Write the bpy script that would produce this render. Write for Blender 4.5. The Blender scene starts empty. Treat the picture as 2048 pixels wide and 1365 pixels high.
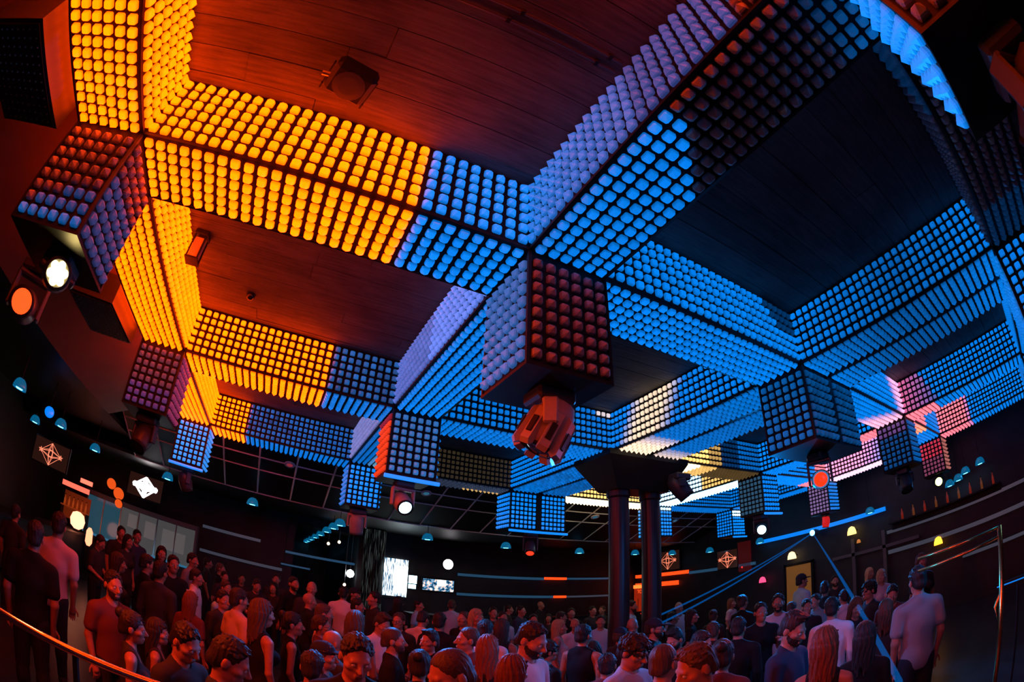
import bpy, math, random
import numpy as np
from mathutils import Matrix, Vector

S = bpy.context.scene
COL = S.collection
random.seed(7)
rng = np.random.default_rng(11)

# ------------------------------------------------------------------ camera, world, exposure
W = 0.62                                   # width of one LED beam
CAM = Vector((1.584782, -2.227846, 2.05))
cd = bpy.data.cameras.new('camera')
cam = bpy.data.objects.new('camera', cd)
COL.objects.link(cam)
RIGHT = Vector((0.88648038, -0.46134205, 0.03627741))
FWD = Vector((0.3868672, 0.78182442, 0.48896252))
UP = Vector((-0.25394154, -0.41942114, 0.87155012))
M = Matrix((RIGHT, UP, -FWD)).transposed().to_4x4()
M.translation = CAM
cam.matrix_world = M
cd.type = 'PANO'
cd.sensor_fit = 'HORIZONTAL'
cd.sensor_width = 36.0
for holder in (cd, getattr(cd, 'cycles', None)):      # a fisheye lens, as on the photograph
    if holder is not None and hasattr(holder, 'panorama_type'):
        try:
            holder.panorama_type = 'FISHEYE_EQUISOLID'
            holder.fisheye_lens = 979.083 / 2048 * 36.0
            holder.fisheye_fov = math.radians(200)
        except Exception:
            pass
cd.clip_start = 0.02
cd.clip_end = 200
S.camera = cam

wd = bpy.data.worlds.new('night')
S.world = wd
wd.use_nodes = True
wd.node_tree.nodes['Background'].inputs[0].default_value = (0.02, 0.022, 0.03, 1)
wd.node_tree.nodes['Background'].inputs[1].default_value = 0.0
S.view_settings.view_transform = 'Standard'
S.view_settings.look = 'None'
S.view_settings.exposure = 0.0
S.view_settings.gamma = 1.0
S.view_settings.use_curve_mapping = False
S.cycles.max_bounces = 3
S.cycles.diffuse_bounces = 2
S.cycles.glossy_bounces = 2
S.cycles.transmission_bounces = 4
S.cycles.transparent_max_bounces = 8

# ------------------------------------------------------------------ materials
def nodes_of(name):
    m = bpy.data.materials.new(name)
    m.use_nodes = True
    nt = m.node_tree
    return m, nt, nt.nodes['Principled BSDF']

def mat(name, col, rough=0.6, metal=0.0, emit=None, strength=1.0, noise=0.0, scale=6.0, bump=0.0, spec=0.5):
    m, nt, p = nodes_of(name)
    p.inputs['Base Color'].default_value = (*col, 1)
    p.inputs['Roughness'].default_value = rough
    p.inputs['Metallic'].default_value = metal
    p.inputs['Specular IOR Level'].default_value = spec
    if emit is not None:
        p.inputs['Emission Color'].default_value = (*emit, 1)
        p.inputs['Emission Strength'].default_value = strength
    if noise or bump:
        tc = nt.nodes.new('ShaderNodeTexCoord')
        nz = nt.nodes.new('ShaderNodeTexNoise')
        nz.inputs['Scale'].default_value = scale
        nz.inputs['Detail'].default_value = 6
        nt.links.new(tc.outputs['Object'], nz.inputs['Vector'])
        if noise:
            rp = nt.nodes.new('ShaderNodeValToRGB')
            rp.color_ramp.elements[0].position = 0.3
            rp.color_ramp.elements[1].position = 0.7
            rp.color_ramp.elements[0].color = (*[c * (1 - noise) for c in col], 1)
            rp.color_ramp.elements[1].color = (*[min(1, c * (1 + noise)) for c in col], 1)
            nt.links.new(nz.outputs['Fac'], rp.inputs['Fac'])
            nt.links.new(rp.outputs['Color'], p.inputs['Base Color'])
        if bump:
            b = nt.nodes.new('ShaderNodeBump')
            b.inputs['Strength'].default_value = bump
            b.inputs['Distance'].default_value = 0.02
            nt.links.new(nz.outputs['Fac'], b.inputs['Height'])
            nt.links.new(b.outputs['Normal'], p.inputs['Normal'])
    return m

def objcolor_mat(name, emission=True, rough=0.35, base=None, spec=0.5):
    """colour of the object itself (set per object) as emission or as paint"""
    m, nt, p = nodes_of(name)
    oi = nt.nodes.new('ShaderNodeObjectInfo')
    p.inputs['Roughness'].default_value = rough
    p.inputs['Specular IOR Level'].default_value = spec
    if emission:
        p.inputs['Base Color'].default_value = (*base, 1)
        nt.links.new(oi.outputs['Color'], p.inputs['Emission Color'])
        p.inputs['Emission Strength'].default_value = 1.0
    else:
        nt.links.new(oi.outputs['Color'], p.inputs['Base Color'])
    return m

M_CAP_ON = objcolor_mat('led_cap_lit', True, 0.3, (0.07, 0.07, 0.075))
_nt = M_CAP_ON.node_tree                    # the diode shines forward: the skirt of a cap is dimmer than its facets
_tc = _nt.nodes.new('ShaderNodeTexCoord'); _sx = _nt.nodes.new('ShaderNodeSeparateXYZ')
_mr = _nt.nodes.new('ShaderNodeMapRange')
_mr.inputs['From Min'].default_value = 0.0; _mr.inputs['From Max'].default_value = 0.7
_mr.inputs['To Min'].default_value = 0.55; _mr.inputs['To Max'].default_value = 1.0
_nt.links.new(_tc.outputs['Normal'], _sx.inputs[0])
_nt.links.new(_sx.outputs['Z'], _mr.inputs['Value'])
_nt.links.new(_mr.outputs['Result'], _nt.nodes['Principled BSDF'].inputs['Emission Strength'])
M_CAP_OFF = mat('led_cap_unlit', (0.3, 0.29, 0.3), 0.3)
M_FIELD_ON, _nt, _p = nodes_of('led_field_lit')
_a = _nt.nodes.new('ShaderNodeAttribute'); _a.attribute_name = 'led'
_p.inputs['Base Color'].default_value = (0.07, 0.07, 0.075, 1)
_p.inputs['Roughness'].default_value = 0.3
_nt.links.new(_a.outputs['Color'], _p.inputs['Emission Color'])
_p.inputs['Emission Strength'].default_value = 1.0
for _m in (M_CAP_ON, M_FIELD_ON):
    _m.cycles.emission_sampling = 'NONE'
M_HOUSE = mat('black_housing', (0.008, 0.008, 0.009), 0.6, noise=0.3, spec=0.15)
M_TRIM = mat('black_trim', (0.012, 0.011, 0.011), 0.5, 0.0, spec=0.25)
M_BLACK = mat('black_metal', (0.012, 0.012, 0.013), 0.5, 0.0, noise=0.3, spec=0.2)
M_DARKP = mat('dark_plastic', (0.05, 0.05, 0.055), 0.45)
M_STEEL = mat('steel', (0.5, 0.5, 0.52), 0.35, 0.9)

# ------------------------------------------------------------------ mesh helpers
class MB:
    """collects shapes of ONE part and builds them as one mesh"""
    def __init__(s):
        s.v = []; s.f = []; s.m = []
    def add(s, vs, fs, mi=0):
        o = len(s.v)
        s.v += [tuple(v) for v in vs]
        s.f += [tuple(i + o for i in f) for f in fs]
        s.m += [mi] * len(fs)
        return s
    def box(s, x0, x1, y0, y1, z0, z1, mi=0, mtx=None):
        vs = [(x, y, z) for z in (z0, z1) for y in (y0, y1) for x in (x0, x1)]
        if mtx is not None:
            vs = [mtx @ Vector(v) for v in vs]
        return s.add(vs, [(0, 2, 3, 1), (4, 5, 7, 6), (0, 1, 5, 4), (2, 6, 7, 3), (0, 4, 6, 2), (1, 3, 7, 5)], mi)
    def cbox(s, c, size, mi=0, bev=0.0, mtx=None):
        """box with chamfered upright edges and rims"""
        x, y, z = size[0] / 2, size[1] / 2, size[2] / 2
        b = min(bev, x * .9, y * .9, z * .9)
        if b <= 0:
            return s.box(c[0] - x, c[0] + x, c[1] - y, c[1] + y, c[2] - z, c[2] + z, mi, mtx)
        ring = lambda k, zz: [(c[0] + px * (1) , c[1] + py, c[2] + zz) for px, py in
            [(-x + k, -y), (x - k, -y), (x, -y + k), (x, y - k), (x - k, y), (-x + k, y), (-x, y - k), (-x, -y + k)]]
        def inner(zz):
            return [(c[0] + px, c[1] + py, c[2] + zz) for px, py in
                [(-x + b, -y + b), (x - b, -y + b), (x - b, -y + b), (x - b, y - b), (x - b, y - b), (-x + b, y - b), (-x + b, y - b), (-x + b, -y + b)]]
        r = [inner(-z), ring(b, -z + b), ring(b, z - b), inner(z)]
        vs = [p for q in r for p in q]
        if mtx is not None:
            vs = [mtx @ Vector(v) for v in vs]
        fs = [tuple(range(7, -1, -1)), tuple(range(24, 32))]
        for k in range(3):
            for i in range(8):
                j = (i + 1) % 8
                fs.append((k * 8 + i, k * 8 + j, k * 8 + 8 + j, k * 8 + 8 + i))
        return s.add(vs, fs, mi)
    def lathe(s, prof, n=20, mi=0, mtx=None, cap=True):
        """prof: list of (radius, height) turned about z"""
        vs = []
        for r, z in prof:
            for i in range(n):
                a = 2 * math.pi * i / n
                vs.append((r * math.cos(a), r * math.sin(a), z))
        fs = []
        for k in range(len(prof) - 1):
            for i in range(n):
                j = (i + 1) % n
                fs.append((k * n + i, k * n + j, k * n + n + j, k * n + n + i))
        if cap:
            fs.append(tuple(range(n - 1, -1, -1)))
            fs.append(tuple(range((len(prof) - 1) * n, len(prof) * n)))
        if mtx is not None:
            vs = [mtx @ Vector(v) for v in vs]
        return s.add(vs, fs, mi)
    def tube(s, pts, r, n=8, mi=0, r1=None):
        pts = [Vector(p) for p in pts]
        vs = []
        for k, p in enumerate(pts):
            d = (pts[min(k + 1, len(pts) - 1)] - pts[max(k - 1, 0)]).normalized()
            a = d.cross(Vector((0, 0, 1)))
            if a.length < 1e-3:
                a = d.cross(Vector((1, 0, 0)))
            a.normalize(); b = d.cross(a)
            rr = r if r1 is None else r + (r1 - r) * k / (len(pts) - 1)
            for i in range(n):
                t = 2 * math.pi * i / n
                vs.append(p + a * (rr * math.cos(t)) + b * (rr * math.sin(t)))
        fs = []
        for k in range(len(pts) - 1):
            for i in range(n):
                j = (i + 1) % n
                fs.append((k * n + i, k * n + j, k * n + n + j, k * n + n + i))
        fs.append(tuple(range(n - 1, -1, -1)))
        fs.append(tuple(range((len(pts) - 1) * n, len(pts) * n)))
        return s.add(vs, fs, mi)
    def prism(s, poly, y0, y1, mi=0, mtx=None):
        """polygon in x,z pulled from y0 to y1"""
        n = len(poly)
        vs = [(x, y0, z) for x, z in poly] + [(x, y1, z) for x, z in poly]
        fs = [tuple(range(n)), tuple(range(2 * n - 1, n - 1, -1))]
        for i in range(n):
            j = (i + 1) % n
            fs.append((i, i + n, j + n, j))
        if mtx is not None:
            vs = [mtx @ Vector(v) for v in vs]
        return s.add(vs, fs, mi)
    def mesh(s, name, mats, smooth=False):
        me = bpy.data.meshes.new(name)
        me.from_pydata(s.v, [], s.f)
        if not isinstance(mats, (list, tuple)):
            mats = [mats]
        for m in mats:
            me.materials.append(m)
        me.polygons.foreach_set('material_index', s.m)
        if smooth:
            me.polygons.foreach_set('use_smooth', [True] * len(s.f))
        me.update()
        return me
    def build(s, name, mats, parent=None, loc=(0, 0, 0), rot=(0, 0, 0), smooth=False):
        return put(name, s.mesh(name, mats, smooth), parent, loc, rot)

def put(name, me, parent=None, loc=(0, 0, 0), rot=(0, 0, 0)):
    o = bpy.data.objects.new(name, me)
    COL.objects.link(o)
    o.parent = parent
    o.location = loc
    o.rotation_euler = rot
    return o

def tag(o, label=None, cat=None, group=None, kind=None):
    if label: o['label'] = label
    if cat: o['category'] = cat
    if group: o['group'] = group
    if kind: o['kind'] = kind
    return o

def thing(name, label, cat, loc=(0, 0, 0), rot=(0, 0, 0), group=None):
    o = bpy.data.objects.new(name, None)
    o.empty_display_size = 0.1
    COL.objects.link(o)
    o.location = loc
    o.rotation_euler = rot
    return tag(o, label, cat, group)

def copy_tree(o, parent=None):
    c = o.copy()
    COL.objects.link(c)
    c.parent = parent
    for ch in list(o.children):
        copy_tree(ch, c)
    return c
# ------------------------------------------------------------------ lattice measures
Z0 = 4.179886                              # underside of the LED beams
HB = 1.0146 * W                            # height of a beam
ST = 1.3542 * W                            # drop of the hanging boxes
XN = [(-1.0, 0.0), (4.5013, 5.5013), (9.9496, 12.1174), (16.5, 17.5), (21.8, 22.8)]
YN = [(-5.183, -4.183), (0.0, 1.0), (5.5292, 6.5292), (10.943, 11.943)]
XN = [(a * W, b * W) for a, b in XN]
YN = [(a * W, b * W) for a, b in YN]
ZC = Z0 + HB + 0.01                        # concrete ceiling

# ------------------------------------------------------------------ room shell
def concrete(name, tint=1.0):
    m, nt, p = nodes_of(name)
    tc = nt.nodes.new('ShaderNodeTexCoord')
    mp = nt.nodes.new('ShaderNodeMapping')
    mp.inputs['Scale'].default_value = (0.6, 7.0, 1.0)
    n1 = nt.nodes.new('ShaderNodeTexNoise'); n1.inputs['Scale'].default_value = 5.0; n1.inputs['Detail'].default_value = 8
    n2 = nt.nodes.new('ShaderNodeTexNoise'); n2.inputs['Scale'].default_value = 1.6; n2.inputs['Detail'].default_value = 4
    nt.links.new(tc.outputs['Object'], mp.inputs['Vector'])
    nt.links.new(mp.outputs['Vector'], n1.inputs['Vector'])
    nt.links.new(tc.outputs['Object'], n2.inputs['Vector'])
    mx = nt.nodes.new('ShaderNodeMix'); mx.data_type = 'FLOAT'
    mx.inputs['Factor'].default_value = 0.5
    nt.links.new(n1.outputs['Fac'], mx.inputs['A'])
    nt.links.new(n2.outputs['Fac'], mx.inputs['B'])
    rp = nt.nodes.new('ShaderNodeValToRGB')
    rp.color_ramp.elements[0].position = 0.36
    rp.color_ramp.elements[0].color = (0.05 * tint, 0.046 * tint, 0.042 * tint, 1)
    rp.color_ramp.elements[1].position = 0.62
    rp.color_ramp.elements[1].color = (0.13 * tint, 0.12 * tint, 0.11 * tint, 1)
    nt.links.new(mx.outputs['Result'], rp.inputs['Fac'])
    nt.links.new(rp.outputs['Color'], p.inputs['Base Color'])
    b = nt.nodes.new('ShaderNodeBump'); b.inputs['Strength'].default_value = 0.35; b.inputs['Distance'].default_value = 0.02
    nt.links.new(n1.outputs['Fac'], b.inputs['Height'])
    nt.links.new(b.outputs['Normal'], p.inputs['Normal'])
    p.inputs['Roughness'].default_value = 0.8
    return m
M_CONC = concrete('board_marked_concrete')
M_CONC2 = concrete('board_marked_concrete_dark', 0.8)
M_FLOOR = mat('dance_floor', (0.03, 0.03, 0.032), 0.3, noise=0.4, scale=3)
M_WALL = mat('dark_wall', (0.018, 0.018, 0.02), 0.55, noise=0.4, scale=2, bump=0.1)
M_BROWN = mat('painted_soffit', (0.2, 0.09, 0.05), 0.7, noise=0.12, scale=1.5)
M_PANEL = mat('ceiling_panel', (0.012, 0.012, 0.013), 0.45, noise=0.3, scale=3)
M_PROFILE = mat('panel_profile', (0.9, 0.9, 0.92), 0.5)

XL, XR, YB, YF = -6.2, 15.0, 13.0, -6.0
f = MB().box(XL, XR, YF, YB + 9, -0.2, -0.1).build('floor', M_FLOOR); tag(f, kind='structure', label='dark polished dance floor')
slab = MB().box(-0.66, XR, YF, 7.6, ZC + 0.03, ZC + 0.2).build('ceiling', M_CONC2)
tag(slab, kind='structure', label='board-marked concrete ceiling above the LED beams')
# shuttering boards of the concrete: each its own, a hair proud or sunk
bw = 0.245
nb = 0
y = -5.0
while y < 7.3:
    x = -0.66 - random.random() * 2.0
    while x < XR:
        ln = random.choice((2.4, 3.0, 3.6, 4.2))
        x0, x1 = max(x, -0.66), min(x + ln, XR)
        if x1 - x0 > 0.2:
            dz = random.choice((0.0, 0.002, 0.004, 0.007))
            MB().box(x0 + 0.002, x1 - 0.002, y + 0.003, y + bw - 0.003, ZC + dz - 0.001, ZC + 0.034).build(
                'board', random.choice((M_CONC, M_CONC, M_CONC2)), slab)
            nb += 1
        x += ln
    y += bw
# back, right and left walls
w = MB().box(XL, 2.2, YB, YB + 0.2, -.1, ZC + 0.2).box(4.2, XR + .2, YB, YB + 0.2, -.1, ZC + 0.2).box(2.2, 4.2, YB, YB + 0.2, 3.3, ZC + 0.2).build('wall_back', M_WALL); tag(w, kind='structure')
w = MB().box(XR, XR + 0.2, YF, YB, -.1, ZC + 0.2).build('wall_right', M_WALL); tag(w, kind='structure')
w = MB().box(XL - 0.2, XL, YF, YB, -.1, ZC + 0.2).build('wall_left', M_WALL); tag(w, kind='structure')
w = MB().box(XL, XR, YF - 0.2, YF, -.1, ZC + 0.2).build('wall_front', M_WALL); tag(w, kind='structure')
w = MB().box(2.0, 2.2, YB + 0.2, YB + 9, -.1, 3.3).box(4.2, 4.4, YB + 0.2, YB + 9, -.1, 3.3).box(2.0, 4.4, YB + 9, YB + 9.2, -.1, 3.3).build('wall_corridor', M_WALL); tag(w, kind='structure')
w = MB().box(2.0, 4.4, YB + 0.2, YB + 9, 3.3, 3.4).build('ceiling_corridor', M_WALL); tag(w, kind='structure')
# lower ceilings round the dance floor
ZL = 3.54
w = MB().box(XL, XR, 9.7, YB, ZL, ZL + 0.1).build('ceiling_back_bar', M_PANEL); tag(w, kind='structure')
w = MB().box(XL, -2.45, YF, 9.7, 3.9, 4.0).build('ceiling_left_bar', M_PANEL); tag(w, kind='structure')
# painted soffit sloping from the lattice down to the left bar
sv = [(-0.7, YF, 4.75), (-2.45, YF, 3.9), (-2.45, 7.5, 3.9), (-0.7, 7.5, 4.75)]
w = MB().add(sv + [(a, b, c + 0.06) for a, b, c in sv], [(0, 1, 2, 3), (7, 6, 5, 4), (0, 4, 5, 1), (1, 5, 6, 2), (2, 6, 7, 3), (3, 7, 4, 0)]).build('ceiling_left_soffit', M_BROWN); tag(w, kind='structure')

# sloping panel ceiling behind the last row of beams: each panel and each profile its own piece
ya, za, yb, zb = 7.5, 4.31, 9.7, ZL
bk = MB().add([(-2.3, ya, za + .05), (XR, ya, za + .05), (XR, yb, zb + .05), (-2.3, yb, zb + .05), (-2.3, ya, za + .12), (XR, ya, za + .12), (XR, yb, zb + .12), (-2.3, yb, zb + .12)],
    [(3, 2, 1, 0), (4, 5, 6, 7), (0, 1, 5, 4), (1, 2, 6, 5), (2, 3, 7, 6), (3, 0, 4, 7)]).build('ceiling_sloped', M_PANEL)
tag(bk, kind='structure', label='sloping dark panel ceiling behind the LED beams')
px0, pw = -2.3, 0.825
def slope(t):
    return ya + (yb - ya) * t, za + (zb - za) * t
k = 0
rows = [(0.0, 0.27), (0.27, 0.5), (0.5, 1.0)]
while px0 + k * pw < XR - 0.1:
    a, b = px0 + k * pw, min(px0 + (k + 1) * pw, XR)
    for t0, t1 in rows:
        (y0, z0), (y1, z1) = slope(t0), slope(t1)
        vs = [(a + .015, y0 + .012, z0), (b - .015, y0 + .012, z0), (b - .015, y1 - .012, z1), (a + .015, y1 - .012, z1)]
        MB().add(vs + [(p, q, r + .05) for p, q, r in vs], [(3, 2, 1, 0), (4, 5, 6, 7), (0, 1, 5, 4), (1, 2, 6, 5), (2, 3, 7, 6), (3, 0, 4, 7)]).build('panel', M_PANEL, bk)
    MB().tube([(a, ya, za), (a, yb, zb)], 0.022, 4).build('profile', M_PROFILE, bk)
    k += 1
for t in (0.27, 0.5, 1.0):
    yy, zz = slope(t)
    MB().tube([(px0, yy, zz), (XR, yy, zz)], 0.022, 4).build('profile', M_PROFILE, bk)

w = MB().prism([(-0.7, 4.75), (-1.63, 4.31), (-0.7, 4.31)], 7.47, 7.5).prism([(-1.63, 4.31), (-2.45, 3.9), (-2.45, 4.31)], 7.47, 7.5).build('trim_1', M_BROWN); tag(w, kind='structure')
# ------------------------------------------------------------------ LED lattice
OR = (11.0, 0.47, 0.0)
BL = (0.0, 0.235, 0.94)
LIL = (0.12, 0.25, 0.95)  # lilac: a pink-white lamp's light mixed into the blue cap colour
CREAM = (1.15, 0.85, 0.6)
YEL = (2.0, 1.15, 0.32)
HOT = (7.0, 5.0, 2.4)
WHB = (1.6, 3.2, 5.0)
PINK = (1.6, 0.28, 0.38)
RED = (0.9, 0.045, 0.01)
TEAL = (0.02, 0.35, 0.6)
def sc(c, k):
    return (c[0] * k, c[1] * k, c[2] * k)
def mixc(a, b, t):
    t = max(0, min(1, t))
    return tuple(x + (y - x) * t for x, y in zip(a, b))

CAPW, CAPH = 0.0325, 0.054
def octo(h, c, z):
    return [(-h + c, -h, z), (h - c, -h, z), (h, -h + c, z), (h, h - c, z), (h - c, h, z), (-h + c, h, z), (-h, h - c, z), (-h, -h + c, z)]
def cap_shape(rich=True):
    rings = [octo(CAPW, .008, 0), octo(CAPW, .010, .016)] + ([octo(CAPW * .88, .010, .027)] if rich else [])
    vs = [p for r in rings for p in r] + [(0, 0, CAPH)]
    fs = []
    for k in range(len(rings) - 1):
        for i in range(8):
            j = (i + 1) % 8
            fs.append((k * 8 + i, k * 8 + j, k * 8 + 8 + j, k * 8 + 8 + i))
    o = (len(rings) - 1) * 8
    for i in range(8):
        fs.append((o + i, o + (i + 1) % 8, len(vs) - 1))
    return vs, fs
_v, _f = cap_shape(True)
CAP_ON = MB().add(_v, _f).mesh('led_cap', M_CAP_ON)
CAP_OFF = MB().add(_v, _f).mesh('led_cap', M_CAP_OFF)
FV, FF = cap_shape(False)
FV = np.array(FV, float)

def frame(a, n):
    a = Vector(a); n = Vector(n); b = n.cross(a)
    return Matrix((a, b, n)).transposed().to_4x4()

def fit_caps(root, caps):
    """caps: (position, frame matrix, colour or None). The ones that show largest are parts, the rest one field."""
    scored = []
    for c in caps:
        d = CAM - c[0]
        n = Vector((c[1][0][2], c[1][1][2], c[1][2][2]))
        ok = n.dot(d) > 0 and 979 * 0.075 / d.length >= 8.0
        scored.append((d.length if ok else 1e9, c))
    scored.sort(key=lambda t: t[0])
    loc = root.location
    field = []
    for i, (d, c) in enumerate(scored):
        if d < 1e8 and i < 300:
            on = c[2] is not None
            o = bpy.data.objects.new('led_cap', CAP_ON if on else CAP_OFF)
            COL.objects.link(o)
            o.parent = root
            o.matrix_basis = Matrix.Translation(c[0] - loc) @ c[1]
            if on:
                o.color = (*c[2], 1.0)
        else:
            field.append(c)
    if field:
        V = []; F = []; mi = []; colr = []
        nv = len(FV)
        for k, (p, m, col) in enumerate(field):
            R3 = np.array(m.to_3x3())
            V.append(FV @ R3.T + np.array(p - loc))
            F += [tuple(i + k * nv for i in f) for f in FF]
            mi += [0 if col is not None else 1] * len(FF)
            c3 = col or (0, 0, 0)
            colr += [(c3[0] * .6, c3[1] * .6, c3[2] * .6, 1.0)] * 8 + [(*c3, 1.0)] * 8
        me = bpy.data.meshes.new('led_cap_field')
        me.from_pydata(np.concatenate(V).tolist(), [], F)
        me.materials.append(M_FIELD_ON); me.materials.append(M_CAP_OFF)
        me.polygons.foreach_set('material_index', mi)
        at = me.attributes.new('led', 'FLOAT_COLOR', 'FACE')
        at.data.foreach_set('color', np.array(colr, 'f').ravel())
        o = put('led_cap_field', me, root)
        tag(o, kind='stuff')

def jit(c, s=0.09):
    if c is None: return None
    k = 1 + random.uniform(-s, s)
    return (c[0] * k, c[1] * k, c[2] * k)

def face_caps(org, a, b, n, la, lb, na, nb, fn, out, margin=None):
    """na x nb caps on a face la x lb; fn(i, j) gives the colour (i along a, j along b)"""
    a = Vector(a); b = Vector(b); n = Vector(n); org = Vector(org)
    pb = lb / (nb + 0.22)
    pa = la / (na + 0.15)
    fr = frame(a, n)
    for i in range(na):
        for j in range(nb):
            p = org + a * (pa * (i + .5 + .075)) + b * (pb * (j + .5 + .11)) + n * 0.001
            p += a * random.uniform(-.002, .002) + b * random.uniform(-.002, .002)
            out.append((p, fr, jit(fn(i, j))))

NCAP = 28
def beam(axis, i, j, fns, label, double=False):
    """axis 'x': from node column i to i+1 on row j; axis 'y': on column i from row j to j+1.
    fns: dict face -> colour function(i along, j across); faces 'near' 'far' 'left' 'right' 'bottom' ('bottom2')"""
    if axis == 'x':
        x0, x1 = XN[i][1], XN[i + 1][0]; y0, y1 = YN[j]
    else:
        x0, x1 = XN[i]; y0, y1 = YN[j][1], YN[j + 1][0]
    root = thing('led_light_bar', label, 'light bar', ((x0 + x1) / 2, (y0 + y1) / 2, Z0), group='LED light bars of the ceiling lattice')
    cx, cy = (x0 + x1) / 2, (y0 + y1) / 2
    MB().box(x0 - cx, x1 - cx, y0 - cy, y1 - cy, 0, HB).build('housing', M_HOUSE, root)
    t = 0.011
    caps = []
    if axis == 'x':
        for yy in (y0, y1):
            MB().box(x0 - cx, x1 - cx, yy - cy - t, yy - cy + t, -t, t).build('edge_trim', M_TRIM, root)
        L = x1 - x0
        face_caps((x0, y0, Z0), (1, 0, 0), (0, 0, 1), (0, -1, 0), L, HB, NCAP, 6, fns['near'], caps)
        face_caps((x0, y1, Z0), (1, 0, 0), (0, 0, 1), (0, 1, 0), L, HB, NCAP, 6, fns.get('far', fns['near']), caps)
        face_caps((x0, y0, Z0), (1, 0, 0), (0, 1, 0), (0, 0, -1), L, y1 - y0, NCAP, 6, fns['bottom'], caps)
    else:
        for xx in (x0, x1):
            MB().box(xx - cx - t, xx - cx + t, y0 - cy, y1 - cy, -t, t).build('edge_trim', M_TRIM, root)
        L = y1 - y0
        face_caps((x0, y0, Z0), (0, 1, 0), (0, 0, 1), (-1, 0, 0), L, HB, NCAP, 6, fns['left'], caps)
        face_caps((x1, y0, Z0), (0, 1, 0), (0, 0, 1), (1, 0, 0), L, HB, NCAP, 6, fns.get('right', fns['left']), caps)
        if double:
            xm0, xm1 = x0 + W, x1 - W
            MB().box(xm0 - cx, xm1 - cx, y0 - cy, y1 - cy, -0.014, 0.01).build('centre_channel', M_TRIM, root)
            face_caps((x0, y0, Z0), (0, 1, 0), (1, 0, 0), (0, 0, -1), L, W, NCAP, 6, fns['bottom'], caps)
            face_caps((xm1, y0, Z0), (0, 1, 0), (1, 0, 0), (0, 0, -1), L, W, NCAP, 6, fns.get('bottom2', fns['bottom']), caps)
        else:
            face_caps((x0, y0, Z0), (0, 1, 0), (1, 0, 0), (0, 0, -1), L, x1 - x0, NCAP, 6, fns['bottom'], caps)
    fit_caps(root, caps)
    return root

M_BLUELIT = mat('blue_lit_edge', (0.1, 0.2, 0.5), 0.3, emit=(0.0, 0.24, 1.0), strength=1.1)  # blue light caught by the plate edge, painted as emission
def hang_box(i, j, fns, label, bar=False, double=False):  # bar: draw the plate edge with its blue light painted on
    x0, x1 = XN[i]; y0, y1 = YN[j]
    cx, cy = (x0 + x1) / 2, (y0 + y1) / 2
    root = thing('led_box', label, 'light box', (cx, cy, Z0 - ST), group='hanging LED boxes of the ceiling lattice')
    MB().box(x0 - cx, x1 - cx, y0 - cy, y1 - cy, 0.0, ST + HB).build('housing', M_HOUSE, root)
    MB().box(x0 - cx - .012, x1 - cx + .012, y0 - cy - .012, y1 - cy + .012, -0.02, 0.0).build('bottom_plate', M_BLACK, root)
    t = 0.011
    for xx in (x0, x1):
        for yy in (y0, y1):
            MB().box(xx - cx - t, xx - cx + t, yy - cy - t, yy - cy + t, 0, ST).build('edge_trim', M_TRIM, root)
    caps = []
    H8 = ST * 0.94
    zb = Z0 - ST
    def fy(org, n, key):
        fn = fns.get(key)
        if fn is None: return
        if double:
            face_caps(org, (1, 0, 0), (0, 0, 1), n, W, H8, 6, 8, fn, caps)
            face_caps((x1 - W, org[1], zb), (1, 0, 0), (0, 0, 1), n, W, H8, 6, 8, fn, caps)
        else:
            face_caps(org, (1, 0, 0), (0, 0, 1), n, x1 - x0, H8, 6, 8, fn, caps)
    fy((x0, y0, zb), (0, -1, 0), 'near')
    fy((x0, y1, zb), (0, 1, 0), 'far')
    if 'left' in fns:
        face_caps((x0, y0, zb), (0, 1, 0), (0, 0, 1), (-1, 0, 0), y1 - y0, H8, 6, 8, fns['left'], caps)
    if 'right' in fns:
        face_caps((x1, y0, zb), (0, 1, 0), (0, 0, 1), (1, 0, 0), y1 - y0, H8, 6, 8, fns['right'], caps)
    if double:
        MB().box(x0 + W - cx, x1 - W - cx, y0 - cy - .014, y1 - cy + .014, 0, ST).build('centre_channel', M_TRIM, root)
    if bar:
        MB().tube([(x0 - cx - .03, y0 - cy - .03, -.05), (x1 - cx + .05, y0 - cy - .03, -.05)], 0.026, 8).build('blue_lit_plate_edge', M_BLUELIT, root)  # plate edge drawn as a tube, its blue light painted on
    fit_caps(root, caps)
    return root

K = lambda c: (lambda i, j: c)
OFF = lambda i, j: None
def orange_until(n, after):
    return lambda i, j: OR if i < n else after(i, j)
BLUE = K(BL)
def bl(k):
    return K(sc(BL, k))
def dimrand(k0, k1, c=BL):
    return lambda i, j: sc(c, random.uniform(k0, k1))

# --- beams along x
beam('x', 0, 0, dict(near=K(OR), bottom=K(OR)), 'orange LED bar over the open floor, opposite the orange-to-blue beam')
ab = orange_until(20, BLUE)
beam('x', 0, 1, dict(near=ab, far=ab, bottom=ab), 'LED bar lit orange then blue, ending at the big red-lit hanging box')
fd = orange_until(19, dimrand(.2, .42, (.02, .28, 1.0)))
beam('x', 0, 2, dict(near=fd, far=fd, bottom=orange_until(19, bl(.75))), 'LED bar lit orange then dim blue, ending at the box with a red side')
hi_n = lambda i, j: OR if i < 7 else sc(BL, random.uniform(.18, .45) if i < 16 else .42)
beam('x', 0, 3, dict(near=hi_n, far=hi_n, bottom=lambda i, j: OR if i < 7 else sc(BL, .7)), 'LED bar with a short orange end and a long blue run by the panel ceiling')
beam('x', 1, 0, dict(near=OFF, far=lambda i, j: sc(BL, .05) if i < 8 else None, bottom=lambda i, j: sc(BL, .06) if i > 20 else None), 'unlit dark LED bar beside the bright blue hanging box')
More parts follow.
